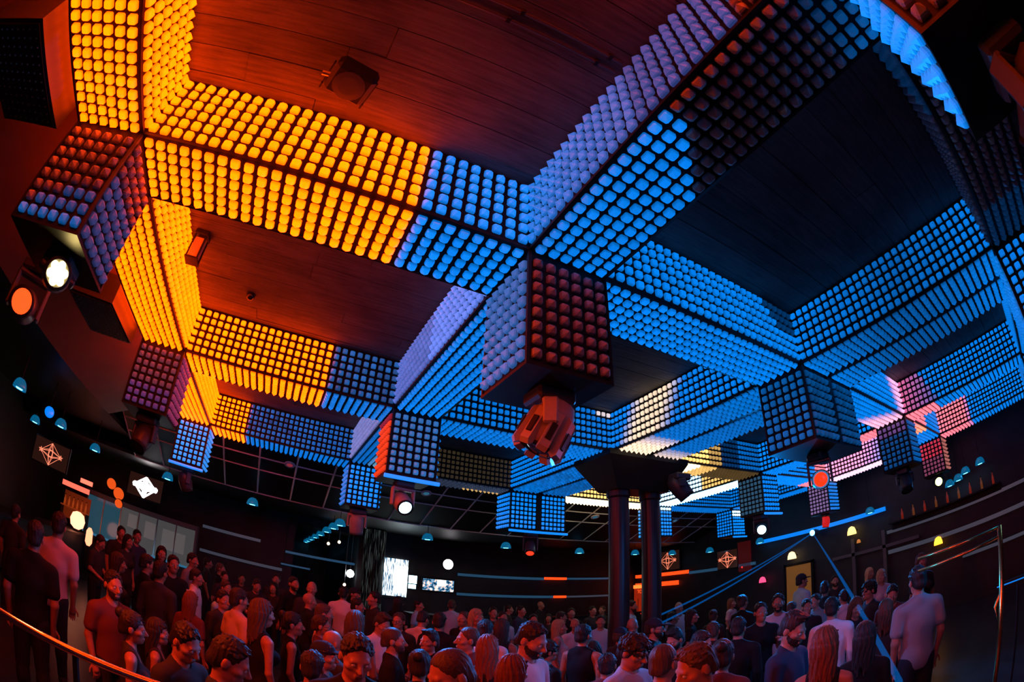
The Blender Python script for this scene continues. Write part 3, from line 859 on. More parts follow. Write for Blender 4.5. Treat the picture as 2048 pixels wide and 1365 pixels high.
def textured_screen(name, kind):
    m, nt, p = nodes_of(name)
    tc = nt.nodes.new('ShaderNodeTexCoord'); mp = nt.nodes.new('ShaderNodeMapping')
    nz = nt.nodes.new('ShaderNodeTexNoise'); rp = nt.nodes.new('ShaderNodeValToRGB')
    p.inputs['Base Color'].default_value = (.01, .01, .01, 1)
    nt.links.new(tc.outputs['Object'], mp.inputs['Vector']); nt.links.new(mp.outputs['Vector'], nz.inputs['Vector'])
    nt.links.new(nz.outputs['Fac'], rp.inputs['Fac']); nt.links.new(rp.outputs['Color'], p.inputs['Emission Color'])
    nz.inputs['Detail'].default_value = 4
    e = rp.color_ramp.elements
    if kind == 'rain':
        mp.inputs['Scale'].default_value = (26, 26, 2.6); nz.inputs['Scale'].default_value = 1.2
        e[0].position = .42; e[0].color = (.0, .05, .12, 1); e[1].position = .56; e[1].color = (.9, 1, 1, 1)
        p.inputs['Emission Strength'].default_value = 2.2
    elif kind == 'pillar':
        mp.inputs['Scale'].default_value = (30, 30, 2.2); nz.inputs['Scale'].default_value = 1.2  # sparkle of the bead strings painted as streaks of emission
        e[0].position = .5; e[0].color = (.0, .0, .0, 1); e[1].position = .68; e[1].color = (.16, .2, .2, 1)
        p.inputs['Emission Strength'].default_value = .35
    else:
        mp.inputs['Scale'].default_value = (6, 6, 8); nz.inputs['Scale'].default_value = 1.3
        e[0].position = .42; e[0].color = (.0, .02, .05, 1); e[1].position = .62; e[1].color = (.9, .9, .85, 1)
        k = e.new(.52); k.color = (.1, .3, .5, 1)
        k = e.new(.56); k.color = (.8, .3, .12, 1)
        p.inputs['Emission Strength'].default_value = 1.6
    m.cycles.emission_sampling = 'NONE'
    return m
M_RAIN = textured_screen('bright_rain_screen', 'rain'); M_PIL = textured_screen('crystal_strings', 'pillar'); M_PICT = textured_screen('bar_scene_picture', 'picture')
r = thing('bright_screen', 'large white screen with blue streaks beside the crystal pillar', 'screen', (5.4, 12.9, 0))
MB().box(-.42, .4, 0, .06, 1.5, 2.72).build('screen', M_RAIN, r)
MB().cbox((-.01, .08, 2.05), (.92, .06, 1.3), 0, .01).build('frame', M_BLACK, r)
MB().box(-.02, .4, -.012, 0.0, 1.62, 2.5).build('white_area', glow('screen_white', (5, 6, 6.5)), r)
r = thing('small_screen', 'small white screen between the bright screen and the television', 'screen', (5.98, 12.88, 2.02))
MB().cbox((0, .05, 0), (.32, .05, .5), 0, .01).build('frame', M_BLACK, r)
MB().box(-.13, .13, 0, .03, -.04, .22).build('upper_picture', glow('screen_cyan_white', (3, 5, 6)), r)
MB().box(-.13, .11, 0, .03, -.21, -.07).build('lower_picture', glow('screen_cyan', (2, 4, 5)), r)
r = thing('television', 'television showing a bright bar scene on the back wall', 'television', (6.85, 12.93, 2.0))
MB().cbox((0, .05, 0), (1.16, .06, .48), 0, .02).build('frame', M_BLACK, r)
MB().box(-.52, .52, 0, .03, -.19, .19).build('picture', M_PICT, r)
MB().box(-.05, .25, -.006, 0, -.02, .19).build('bright_area', glow('tv_bright', (2.4, 2.5, 2.4)), r)
r = thing('round_sign', 'round white illuminated sign above the television', 'sign', (7.14, 13.0, 2.74))
MB().lathe([(.2, 0), (.2, .06)], 24, 0, Matrix.Rotation(math.pi / 2, 4, 'X')).build('rim', M_BLACK, r)
MB().lathe([(.001, .07), (.17, .062), (.19, .05)], 24, 0, Matrix.Rotation(math.pi / 2, 4, 'X'), cap=False).build('face', glow('sign_white', (5, 4.5, 4.8)), r)
r = thing('crystal_pillar', 'dark pillar hung with glittering strings beside the bright screen', 'pillar', (4.62, 12.6, 0))
MB().lathe([(.3, 0), (.3, 3.54)], 28).build('core', M_BLACK, r)
for k in range(40):
    a = 2 * math.pi * k / 40
    MB().tube([(.32 * math.cos(a), .32 * math.sin(a), .2), (.32 * math.cos(a), .32 * math.sin(a), 3.5)], .012, 4).build('bead_string', M_PIL, r)

# ---- wall strips and bar
def strip(name, p0, p1, h, m, label, group, hang=0, legs=0):
    p0, p1 = Vector(p0), Vector(p1)
    r = thing(name, label, 'light strip', (p0 + p1) / 2, group=group)
    d = (p1 - p0) / 2
    t = .05
    for e_ in (-.8, .8):
        if hang: MB().tube([(d.x * e_, d.y * e_, .05), (d.x * e_, d.y * e_, hang - r.location.z)], .008, 6).build('rod', M_BLACK, r)
        if legs: MB().tube([(d.x * e_, d.y * e_, 0), (d.x * e_, d.y * e_, -.1 - r.location.z)], .015, 6).build('leg', M_BLACK, r)
    if abs(d.x) > abs(d.y):
        MB().box(-abs(d.x), abs(d.x), -t, t, -h / 2, h / 2).build('diffuser', m, r)
        MB().box(-abs(d.x), abs(d.x), -t, t + .02, h / 2, h / 2 + .02).build('rail', M_BLACK, r)
    else:
        MB().box(-t, t, -abs(d.y), abs(d.y), -h / 2, h / 2).build('diffuser', m, r)
        MB().box(-t, t, -abs(d.y), abs(d.y), h / 2, h / 2 + .02).build('rail', M_BLACK, r)
    return r
G_DIM = glow('strip_dim_blue', (.012, .05, .1)); G_GREY = glow('strip_dim_grey', (.035, .04, .06)); G_ORS = glow('strip_orange', (1.6, .09, .01))  # dim wall ledges given a weak emission of their own
SG = 'long light strips and ledges along the walls'
strip('light_strip', (-.7, 12.93, 2.5), (1.15, 12.93, 2.5), .09, G_GREY, 'grey upper wall strip between the glass booth and the corridor', SG)
strip('light_strip', (-.7, 12.93, 1.76), (1.9, 12.93, 1.76), .09, G_GREY, 'grey lower wall strip between the glass booth and the corridor', SG)
strip('light_strip', (7.5, 12.93, 2.43), (10.7, 12.93, 2.43), .09, G_DIM, 'dim blue upper wall strip beside the television', SG)
strip('light_strip', (7.5, 12.93, 1.76), (11.1, 12.93, 1.76), .09, G_DIM, 'dim blue lower wall strip beside the television', SG)
strip('light_strip', (10.7, 12.93, 2.45), (11.65, 12.93, 2.45), .09, G_ORS, 'short orange upper wall strip left of the columns', SG)
strip('light_strip', (11.1, 12.93, 1.76), (11.65, 12.93, 1.76), .09, G_ORS, 'short orange lower wall strip left of the columns', SG)
strip('light_strip', (11.65, 12.93, 2.45), (13.6, 12.93, 2.45), .07, G_DIM, 'dim upper wall strip running behind the columns', SG)
strip('light_strip', (11.65, 12.93, 1.76), (13.6, 12.93, 1.76), .07, G_GREY, 'dim lower wall strip running behind the columns', SG)
strip('light_strip', (14.93, 12.8, 2.52), (14.93, 9.98, 2.42), .13, G_ORS, 'long orange upper strip on the right wall', SG)
strip('light_strip', (14.93, 12.8, 2.13), (14.93, 10.5, 2.07), .17, G_ORS, 'long orange lower strip on the right wall', SG)
strip('light_strip', (14.93, 9.9, 2.42), (14.93, 7.0, 2.42), .1, G_DIM, 'dim blue strip after the long orange strips', SG)
strip('light_strip', (14.93, 2.3, 2.4), (14.93, -5.8, 2.4), .09, G_GREY, 'grey upper strip at the open end of the right wall', SG)
strip('light_strip', (14.93, 2.3, 1.85), (14.93, -5.8, 1.85), .11, G_GREY, 'grey middle strip at the open end of the right wall', SG)
strip('light_strip', (14.93, .05, 1.15), (14.93, -5.8, 1.15), .09, G_GREY, 'grey lowest strip at the open end of the right wall', SG)
strip('light_strip', (14.8, 6.78, 3.07), (14.8, 2.25, 3.05), .11, glow('tube_blue', (.0, .22, .9)), 'long bright blue tube along the right wall behind the laser', SG)
strip('light_strip', (7.55, -1.66, 1.16), (7.55, -4.4, 1.16), .015, glow('thin_blue', (.0, .2, .8)), 'thin blue light line behind the brass post', SG, 0, 1)
strip('light_strip', (1.95, 12.93, 2.35), (4.1, 12.93, 2.35), .07, G_DIM, 'dim blue strip hung across the corridor mouth', SG, 3.3)
strip('light_strip', (1.85, 12.93, 1.95), (2.75, 12.93, 1.95), .05, G_DIM, 'short dim blue strip low in the corridor mouth', SG, 3.3)
# lit niche with lettering behind the columns
r = thing('lit_niche', 'orange lit niche with lettering behind the twin columns', 'sign', (14.88, 12.3, 0), (0, 0, -math.pi / 2))
MB().box(-.55, .55, -.02, .06, .9, 2.0).build('back_panel', mat('niche_back', (.2, .05, .03), .5, emit=(.25, .012, .002), strength=1.0), r)
MB().box(-.55, .55, -.06, .02, 1.98, 2.12).build('lamp_box', glow('niche_lamp', (3, .35, .05)), r)
for k, (t, z, sz) in enumerate((('TOKYO', 1.78, .2), ('EXPRESS', 1.6, .11))):
    cu = bpy.data.curves.new('lettering', 'FONT'); cu.body = t; cu.size = sz; cu.align_x = 'CENTER'; cu.extrude = .004
    tmp = bpy.data.objects.new('lettering', cu); COL.objects.link(tmp)
    me = bpy.data.meshes.new_from_object(tmp.evaluated_get(bpy.context.evaluated_depsgraph_get()))
    bpy.data.objects.remove(tmp)
    if k == 0:
        me.materials.clear(); me.materials.append(glow('letter_orange', (1.2, .12, .02)))
        put('lettering', me, r, (0, -.03, z), (math.pi / 2, 0, 0))
for xx in (-.3, .0, .3):
    MB().tube([(xx, -.03, .9), (xx, -.03, 1.55)], .012, 6).build('upright', M_BLACK, r)
r = thing('red_panel', 'dark red wall panel with a small red light', 'panel', (14.9, 7.4, 0))
MB().box(-.02, .05, -.25, .25, 2.2, 3.2).build('panel', mat('red_paint', (.12, .01, .012), .5, emit=(.03, .001, .001), strength=1.0), r)
MB().lathe([(.03, 0), (.02, .02)], 10, 0, Matrix.Translation((-.02, .1, 2.35)) @ Matrix.Rotation(-math.pi / 2, 4, 'Y')).build('indicator', glow('red_dot', (2, .05, .05)), r)
# wall lamps on the right
def wall_lamp(y, z, col, label, s=1.0):
    r = thing('wall_lamp', label, 'lamp', (14.93, y, z), group='small wall lamps on the right')
    MB().cbox((-.05, 0, 0), (.06, .26 * s, .05 * s), 0, .01).build('bracket', M_BLACK, r)
    MB().lathe([(.13 * s, -.09 * s), (.12 * s, .0), (.08 * s, .09 * s), (.02 * s, .12 * s)], 14, 0, Matrix.Translation((-.14, 0, 0))).build('shade', glow('lamp_shade_glow', col), r, smooth=True)
wall_lamp(5.49, 2.42, (2.4, 1.6, .7), 'cream glowing wall lamp under the laser', 1.1)
wall_lamp(3.38, 2.72, (2.2, 1.5, .4), 'yellow glowing wall lamp beside the laser', 1.1)
wall_lamp(3.18, 2.38, (.5, .16, .03), 'small dim orange wall lamp by the door frame', .5)
wall_lamp(.73, 1.75, (3.2, 1.2, .08), 'bright amber wall lamp behind the crowd at the brass post', 1.0)
wall_lamp(6.63, 1.82, (1.6, .1, .3), 'narrow pink wall lamp below the laser beams', .9)
r = thing('amber_lit_door', 'amber lit door panel on the right wall', 'door', (14.92, 5.33, 0))
MB().box(-.03, .04, -.45, .45, 0, 2.1).build('leaf', mat('amber_lit_paint', (.3, .16, .05), .5, emit=(.09, .035, .004), strength=1.0), r)  # amber light on the door leaf painted in as emission
MB().box(-.05, .04, .45, .53, 0, 2.18).box(-.05, .04, -.53, -.45, 0, 2.18).box(-.05, .04, -.53, .53, 2.1, 2.18).build('frame', M_BLACK, r)
MB().tube([(-.07, -.34, 1.0), (-.07, -.34, 1.15)], .012, 6).build('handle', M_STEEL, r)
M_DSTEEL = mat('dull_steel', (.12, .11, .11), .5)
r = thing('door_frame', 'dull steel door frame under the yellow wall lamp', 'frame', (14.85, 2.9, 0))
MB().box(-.03, .03, -.55, -.45, 0, 2.5).box(-.03, .03, .45, .55, 0, 2.5).build('posts', M_DSTEEL, r)
MB().box(-.03, .03, -1.6, 1.2, 2.0, 2.09).build('crossbar', M_DSTEEL, r)
# laser
LP = Vector((14.5, 4.55, 2.95))
r = thing('laser_projector', 'small laser projector glowing blue in front of the blue tube', 'laser', LP)
MB().cbox((.12, 0, 0), (.26, .2, .16), 0, .02).build('body', M_SHELL, r)
MB().lathe([(.001, .02), (.06, .015), (.085, 0)], 14, 0, Matrix.Translation((-.02, 0, 0)) @ Matrix.Rotation(-math.pi / 2, 4, 'Y'), cap=False).build('aperture', glow('laser_glow', (1.2, 7, 14)), r)
MB().tube([(.12, 0, .08), (.4, 0, .1)], .02, 6).build('bracket', M_BLACK, r)
def beam_mat(name, col, a):
    m = bpy.data.materials.new(name); m.use_nodes = True
    nt = m.node_tree; nt.nodes.clear()
    o = nt.nodes.new('ShaderNodeOutputMaterial'); e = nt.nodes.new('ShaderNodeEmission'); t = nt.nodes.new('ShaderNodeBsdfTransparent'); x = nt.nodes.new('ShaderNodeMixShader')
    e.inputs[0].default_value = (*col, 1); x.inputs[0].default_value = a
    nt.links.new(t.outputs[0], x.inputs[1]); nt.links.new(e.outputs[0], x.inputs[2]); nt.links.new(x.outputs[0], o.inputs[0])
    m.cycles.emission_sampling = 'NONE'
    return m
M_BEAM = beam_mat('laser_beam', (.0, .12, .5), .24)
for q, (tg, lb) in enumerate((((7.96, 4.7, 1.35), 'upper of two blue laser beams slanting towards the twin columns'), ((7.62, 3.9, 1.37), 'lower of two blue laser beams slanting towards the twin columns'), ((5.09, -1.14, 1.0), 'blue laser beam falling steeply onto the crowd'))):
    d = Vector(tg) - LP
    b = thing('laser_beam', lb, 'laser beam', LP)
    MB().tube([d * .01, d * .5, d], .012, 8, 0, .02 if q < 2 else .028).build('beam', M_BEAM, b)
# ---- left side: booth, orange lamps
r = thing('glass_booth', 'glass-fronted booth with dim teal panes on the back left wall', 'booth', (-2.75, 12.6, 0))
MB().box(-1.9, 1.9, 0, .35, 0, 1.12).build('counter', M_WALL, r)
MB().box(-1.95, 1.95, -.03, .35, 2.28, 2.42).build('header', mat('booth_header', (.2, .16, .16), .5), r)
M_PANE1 = mat('teal_pane', (.03, .08, .1), .1, emit=(.012, .05, .075), strength=1.0); M_PANE2 = mat('grey_pane', (.08, .08, .085), .1, emit=(.05, .05, .05), strength=1.0)
for k in range(6):
    x0 = -1.9 + k * .635
    MB().box(x0 + .02, x0 + .615, .02, .05, 1.14, 2.27).build('pane', M_PANE1 if k < 2 else M_PANE2, r)
    MB().box(x0 - .02, x0 + .02, -.01, .08, 1.12, 2.28).build('mullion', M_STEEL, r)
MB().box(1.89, 1.95, -.01, .35, 0, 2.28).build('end_post', mat('booth_post', (.25, .16, .17), .5), r)
MB().box(-1.9, 1.9, -.05, .02, 1.08, 1.14).build('blue_ledge', glow('ledge_blue', (.02, .12, .22)), r)
for x0, z0, w_, h_ in ((-.35, 1.75, .3, .4), (.25, 1.6, .35, .5), (.85, 1.45, .75, .6)):
    MB().box(x0, x0 + w_, -.005, .015, z0, z0 + h_).build('notice', mat('notice_paper', (.3, .32, .33), .6, emit=(.06, .065, .06), strength=1.0), r)
def orange_disc(x, y, z, rr, label):
    r = thing('wall_disc', label, 'lamp', (x, y, z), group='glowing orange discs beside the white star screen')
    T = Matrix.Rotation(math.pi / 2, 4, 'X') @ Matrix.Rotation(.35, 4, 'X')
    MB().lathe([(rr, 0), (rr, .03), (rr * .9, .04)], 22, 0, T).build('rim', M_BLACK, r)
    MB().lathe([(.001, .06), (rr * .6, .055), (rr * .95, .04)], 22, 0, T, cap=False).build('face', glow('orange_disc', (.85, .09, .01)), r, smooth=True)
orange_disc(-3.28, 11.0, 2.75, .16, 'narrow orange glowing disc, highest of three')
orange_disc(-3.0, 11.0, 2.56, .18, 'large round orange glowing disc, middle of three')
orange_disc(-2.95, 11.0, 2.3, .13, 'small orange glowing disc, lowest of three')
strip('light_strip', (-4.9, 11.0, 2.27), (-3.97, 11.0, 2.27), .14, glow('bar_orange', (1.6, .2, .12)), 'salmon glowing strip over the left bar', SG, 3.54)
strip('light_strip', (-4.3, 11.0, 2.52), (-3.91, 11.0, 2.5), .12, glow('bar_orange2', (2.2, .3, .18)), 'short bright salmon strip over the left bar', SG, 3.54)
r = thing('bar_lantern', 'blown-out pinkish lantern on the left bar among the crowd', 'lamp', (-4.15, 10.9, 1.165))
MB().lathe([(.08, 0), (.2, .08), (.24, .25), (.18, .42), (.06, .48)], 18).build('shade', glow('lantern_glow', (3.5, 1.1, .6)), r, smooth=True)
MB().lathe([(.1, -.06), (.1, 0)], 14).build('foot', M_BLACK, r)
r = thing('bar_lantern', 'tall narrow pinkish lamp beside the blown-out lantern', 'lamp', (-3.7, 10.9, .85))
MB().lathe([(.05, 0), (.11, .1), (.1, .4), (.04, .5)], 14).build('shade', glow('lantern_glow2', (3.0, .7, .35)), r, smooth=True)
MB().lathe([(.14, -.95), (.14, -.92), (.02, -.9), (.02, -.05), (.05, 0)], 14).build('stand', M_BLACK, r)
b = thing('bar_counter', 'dark bar counter along the left side', 'bar', (-4.4, 8.0, 0))
MB().box(-.35, .35, -4.5, 3.3, 0, 1.05).build('front', M_WALL, b)
MB().box(-.45, .45, -4.6, 3.4, 1.05, 1.1).build('top', M_BLACK, b)
b = thing('bar_counter', 'dark bar counter along the back wall', 'bar', (9.2, 11.6, 0))
MB().box(-3.6, 4.6, -.3, .3, 0, 1.05).build('front', M_WALL, b)
MB().box(-3.7, 4.7, -.4, .4, 1.05, 1.1).build('top', M_BLACK, b)
# bulbs in the corridor mouth
for (x, z, s_, lb) in ((4.0, 2.03, .13, 'large bright round bulb at the corridor mouth'), (3.85, 1.65, .05, 'small warm bulb hanging in the corridor mouth'), (3.24, 2.86, .05, 'small white spot, left of two over the corridor'), (3.57, 2.97, .05, 'small white spot, right of two over the corridor')):
    r = thing('bulb_lamp', lb, 'lamp', (x, 12.96, z))
    MB().lathe([(.001, -s_), (s_ * .7, -s_ * .7), (s_, 0), (s_ * .7, s_ * .7), (.02, s_)], 14, cap=False).build('bulb', M_BULBW if s_ > .1 else glow('bulb_warm', (4, 2.6, 1.6)), r, smooth=True)
    MB().tube([(0, 0, s_ * .9), (0, 0, (3.54 if z > 2.2 else 3.54) - z)], .006, 6).build('cord', M_STEEL, r)

# ---- rails near the photographer
M_RAIL = mat('polished_rail', (.75, .68, .6), .18, .95)
M_BRASS = mat('brass', (.75, .5, .16), .22, .95)
r = thing('handrail', 'polished handrail glowing orange in front of the crowd', 'rail', (.6, -.4, 0))
MB().tube([(-2.6, .05, 1.43), (-.2, .02, 1.43), (2.2, .0, 1.43)], .018, 10).build('top_rail', M_RAIL, r, smooth=True)
for xx in (-2.2, -1.0, .2, 1.4):
    MB().tube([(xx, .03, 0), (xx, .03, 1.42)], .016, 8).build('post', M_BLACK, r)
r = thing('brass_rail', 'brass post with two slanting top rails by the right edge of the crowd', 'rail', (6.07, -1.83, 0))
MB().tube([(0, 0, 0), (0, -.02, 1.89)], .025, 10).build('post', M_BRASS, r, smooth=True)
MB().tube([(0, -.02, 1.88), (-.05, .38, 1.86), (-.1, .8, 1.85)], .014, 8).build('upper_rail', M_BRASS, r, smooth=True)
MB().tube([(0, -.02, 1.80), (-.04, .3, 1.77), (-.1, .8, 1.74)], .014, 8).build('lower_rail', M_BRASS, r, smooth=True)
MB().tube([(0, -.02, 1.35), (.05, .05, 1.2), (0, 0, 1.0)], .02, 8).build('grip', M_BRASS, r, smooth=True)

# ---- lamps, bottles and glowing bits on the right gallery and the left bar
for k, (y, z) in enumerate(((.15, 3.0), (-.12, 3.05), (-.36, 3.15), (-.82, 3.22))):
    pendant(14.5, y, z, 4.8, '%s blue pendant lamp of the gallery row, counted from the red hanging box' % ('first', 'second', 'third', 'fourth')[k], 'blue pendant lamps over the right gallery')
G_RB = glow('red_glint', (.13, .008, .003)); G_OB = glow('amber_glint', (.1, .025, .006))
BOTTLE = [(.035, 0), (.035, .17), (.014, .23), (.013, .3), (.016, .31)]
sh_ = thing('gallery_shelf', 'dark shelf with bottles above the grey strips of the right wall', 'shelf', (14.72, .6, 2.62))
MB().box(-.2, .2, -1.9, 1.5, -.04, 0).build('board', M_BLACK, sh_)
MB().box(.1, .2, -1.9, 1.5, -.2, -.04).build('bracket', M_BLACK, sh_)
for k in range(9):
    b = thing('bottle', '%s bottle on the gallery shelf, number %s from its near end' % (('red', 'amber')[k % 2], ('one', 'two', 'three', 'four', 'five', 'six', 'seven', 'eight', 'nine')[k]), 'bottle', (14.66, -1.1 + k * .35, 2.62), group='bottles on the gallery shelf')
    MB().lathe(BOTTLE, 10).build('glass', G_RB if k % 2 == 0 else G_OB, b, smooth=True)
    MB().lathe([(.017, .29), (.017, .325)], 8).build('cap', M_BLACK, b)
sh_ = thing('bar_shelf', 'orange-lit bottle shelf behind the left bar', 'shelf', (-4.75, 11.9, 0))
MB().box(-.5, .5, -.12, .12, 1.62, 1.66).build('board', mat('lit_shelf_wood', (.3, .12, .05), .5, emit=(.12, .015, .002), strength=1.0), sh_)  # orange light on board, back and bottles painted as emission
for x0 in (-.5, .46):
    MB().box(x0, x0 + .04, -.12, .12, -.1, 1.62).build('side', M_BLACK, sh_)
MB().box(-.5, .5, .1, .12, 1.3, 2.1).build('back_panel', mat('lit_shelf_back', (.2, .06, .03), .5, emit=(.07, .008, .001), strength=1.0), sh_)
for k in range(6):
    b = thing('bottle', 'dark orange bottle on the left bar shelf, number %s from its outer end' % ('one', 'two', 'three', 'four', 'five', 'six')[k], 'bottle', (-5.15 + k * .16, 11.88, 1.66), group='bottles on the left bar shelf')
    MB().lathe(BOTTLE, 10).build('glass', mat('lit_orange_glass', (.3, .08, .02), .1, emit=(.2, .03, .004), strength=1.0), b, smooth=True)  # orange light painted into the glass as emission
    MB().lathe([(.017, .29), (.017, .325)], 8).build('cap', M_BLACK, b)
b = thing('bottle_display', 'white-blue sparkle of a lit bottle display among the people before the glass booth', 'lamp', (-2.3, 11.0, 0))
MB().lathe([(.12, -.1), (.12, -.06), (.025, -.04), (.025, .95)], 14).build('stand', M_BLACK, b)
MB().lathe([(.07, .95), (.09, 1.05), (.07, 1.3), (.03, 1.4)], 10).build('sparkle', glow('display_glow', (1.5, 4, 6)), b)  # bright sparkle of a lit bottle display, shaped as a glowing block

# ---- light thrown by the stage lights, with blue fill added from two extra ones
def spot(name, loc, target, col, power, angle, blend=.6, rad=.07):
    l = bpy.data.lights.new(name, 'SPOT'); l.color = col; l.energy = power; l.spot_size = math.radians(angle); l.spot_blend = blend; l.shadow_soft_size = rad
    o = bpy.data.objects.new(name, l); COL.objects.link(o); o.location = loc
    d = Vector(target) - Vector(loc)
    o.rotation_euler = d.to_track_quat('-Z', 'Y').to_euler()
    return o
def head_spot(i, j, aim, target, col, power, angle, off=.3):
    n = Vector(node(i, j)); a = Vector(aim).normalized()
    return spot('stage_spot', n + Vector((0, 0, -.34)) + a * off, target, col, power, angle)
BSP = (.0, .27, 1.0)
head_spot(1, 2, (.1, -.9, -.55), (3.3, .8, 1.2), BSP, 420, 95)
head_spot(3, 2, (-.8, -.5, -.3), (6.6, .3, 1.2), BSP, 900, 80)
head_spot(4, 1, (-.8, -.2, -.3), (6.6, .5, 1.3), BSP, 420, 40)
head_spot(1, 0, (.8, .8, -.5), (6.9, 1.2, 1.3), BSP, 100, 50)  # added blue fill, from the first extra fixture
head_spot(2, 0, (-.6, .9, -.5), (5.0, 2.4, 1.3), BSP, 140, 62)  # added blue fill, from the other extra fixture
head_spot(2, 1, (-.6, -.6, -.3), (4.2, -.2, 1.3), (1.0, .04, .0), 70, 90)
head_spot(0, 1, (.5, -.7, -.4), (1.8, 1.0, 1.2), (1.0, .06, .01), 200, 120)

# ------------------------------------------------------------------ people: smooth bodies grown from distance fields
def field(prims, lo, hi, h, planes=()):
    lo = np.array(lo, float); n = np.ceil((np.array(hi) - lo) / h).astype(int) + 1
    ax = [lo[i] + h * np.arange(n[i]) for i in range(3)]
    F = np.full(n, 0.3, np.float32)
    for p in prims:
        k = p[-1] if p[0] != 'c' else p[5]
        if p[0] == 'c':
            a, b, ra, rb = np.array(p[1], float), np.array(p[2], float), p[3], p[4]
            mn = np.minimum(a - ra, b - rb); mx = np.maximum(a + ra, b + rb)
        else:
            c, r = np.array(p[1], float), np.array(p[2], float)
            e = max(r) if p[3] is not None else r
            mn, mx = c - e, c + e
        mg = k + 3 * h
        i0 = np.clip(np.floor((mn - mg - lo) / h).astype(int), 0, n - 1); i1 = np.clip(np.ceil((mx + mg - lo) / h).astype(int) + 1, 1, n)
        if np.any(i1 <= i0): continue
        X = ax[0][i0[0]:i1[0], None, None]; Y = ax[1][None, i0[1]:i1[1], None]; Z = ax[2][None, None, i0[2]:i1[2]]
        if p[0] == 'c':
            ba = b - a; L = max(ba @ ba, 1e-9)
            t = np.clip(((X - a[0]) * ba[0] + (Y - a[1]) * ba[1] + (Z - a[2]) * ba[2]) / L, 0, 1)
            d = np.sqrt((X - a[0] - t * ba[0]) ** 2 + (Y - a[1] - t * ba[1]) ** 2 + (Z - a[2] - t * ba[2]) ** 2) - (ra + (rb - ra) * t)
        else:
            dx, dy, dz = X - c[0], Y - c[1], Z - c[2]
            if p[3] is not None:
                R = p[3]
                dx, dy, dz = (R[0, 0] * dx + R[1, 0] * dy + R[2, 0] * dz, R[0, 1] * dx + R[1, 1] * dy + R[2, 1] * dz, R[0, 2] * dx + R[1, 2] * dy + R[2, 2] * dz)
            q0 = np.sqrt((dx / r[0]) ** 2 + (dy / r[1]) ** 2 + (dz / r[2]) ** 2)
            q1 = np.sqrt((dx / r[0] ** 2) ** 2 + (dy / r[1] ** 2) ** 2 + (dz / r[2] ** 2) ** 2) + 1e-9
            d = q0 * (q0 - 1) / q1
        S_ = F[i0[0]:i1[0], i0[1]:i1[1], i0[2]:i1[2]]
        if p[0] == 's':
            g = np.maximum(k - np.abs(S_ + d), 0) / k
            S_[...] = np.maximum(S_, -d) + g * g * k * .25
        else:
            g = np.maximum(k - np.abs(S_ - d), 0) / k
            S_[...] = np.minimum(S_, d) - g * g * k * .25
    for pt, nn in planes:
        nn = np.array(nn, float); nn /= np.linalg.norm(nn)
        F = np.maximum(F, (ax[0][:, None, None] - pt[0]) * nn[0] + (ax[1][None, :, None] - pt[1]) * nn[1] + (ax[2][None, None, :] - pt[2]) * nn[2])
    F[0] = F[-1] = .1; F[:, 0] = F[:, -1] = .1; F[:, :, 0] = F[:, :, -1] = .1
    return F, lo

def net(F, lo, h):
    """surface nets: one vertex per crossed cell"""
    I = F < 0
    c8 = [(a, b, c) for a in (0, 1) for b in (0, 1) for c in (0, 1)]
    sl = lambda A, o: A[o[0]:A.shape[0] - 1 + o[0], o[1]:A.shape[1] - 1 + o[1], o[2]:A.shape[2] - 1 + o[2]]
    cnt = sum(sl(I, o).astype(np.int8) for o in c8)
    ix = np.argwhere((cnt > 0) & (cnt < 8))
    pos = np.zeros((len(ix), 3)); m = np.zeros(len(ix))
    for a in range(3):
        for o in c8:
            if o[a]: continue
            o1 = list(o); o1[a] = 1
            v0 = F[tuple((ix + o).T)]; v1 = F[tuple((ix + o1).T)]
            cr = (v0 < 0) != (v1 < 0)
            t = np.where(cr, v0 / np.where(cr, v0 - v1, 1), 0)
            q = np.array(o, float)[None, :].repeat(len(ix), 0); q[:, a] += t
            pos += q * cr[:, None]; m += cr
    V = lo + (ix + pos / m[:, None]) * h
    ID = np.full(np.array(F.shape) - 1, -1, np.int64); ID[tuple(ix.T)] = np.arange(len(ix))
    Q = []
    for a in range(3):
        b, c = (a + 1) % 3, (a + 2) % 3
        s0 = [slice(None)] * 3; s1 = [slice(None)] * 3
        s0[a] = slice(0, -1); s1[a] = slice(1, None)
        e = np.argwhere(I[tuple(s0)] != I[tuple(s1)])
        e = e[(e[:, b] > 0) & (e[:, c] > 0) & (e[:, b] < F.shape[b] - 1) & (e[:, c] < F.shape[c] - 1)]
        def cell(db, dc):
            k = e.copy(); k[:, b] -= db; k[:, c] -= dc
            return ID[tuple(k.T)]
        q = np.stack([cell(1, 1), cell(0, 1), cell(0, 0), cell(1, 0)], 1)
        fl = ~I[tuple(e.T)]
        q[fl] = q[fl][:, ::-1]
        Q.append(q)
    return V, np.concatenate(Q)

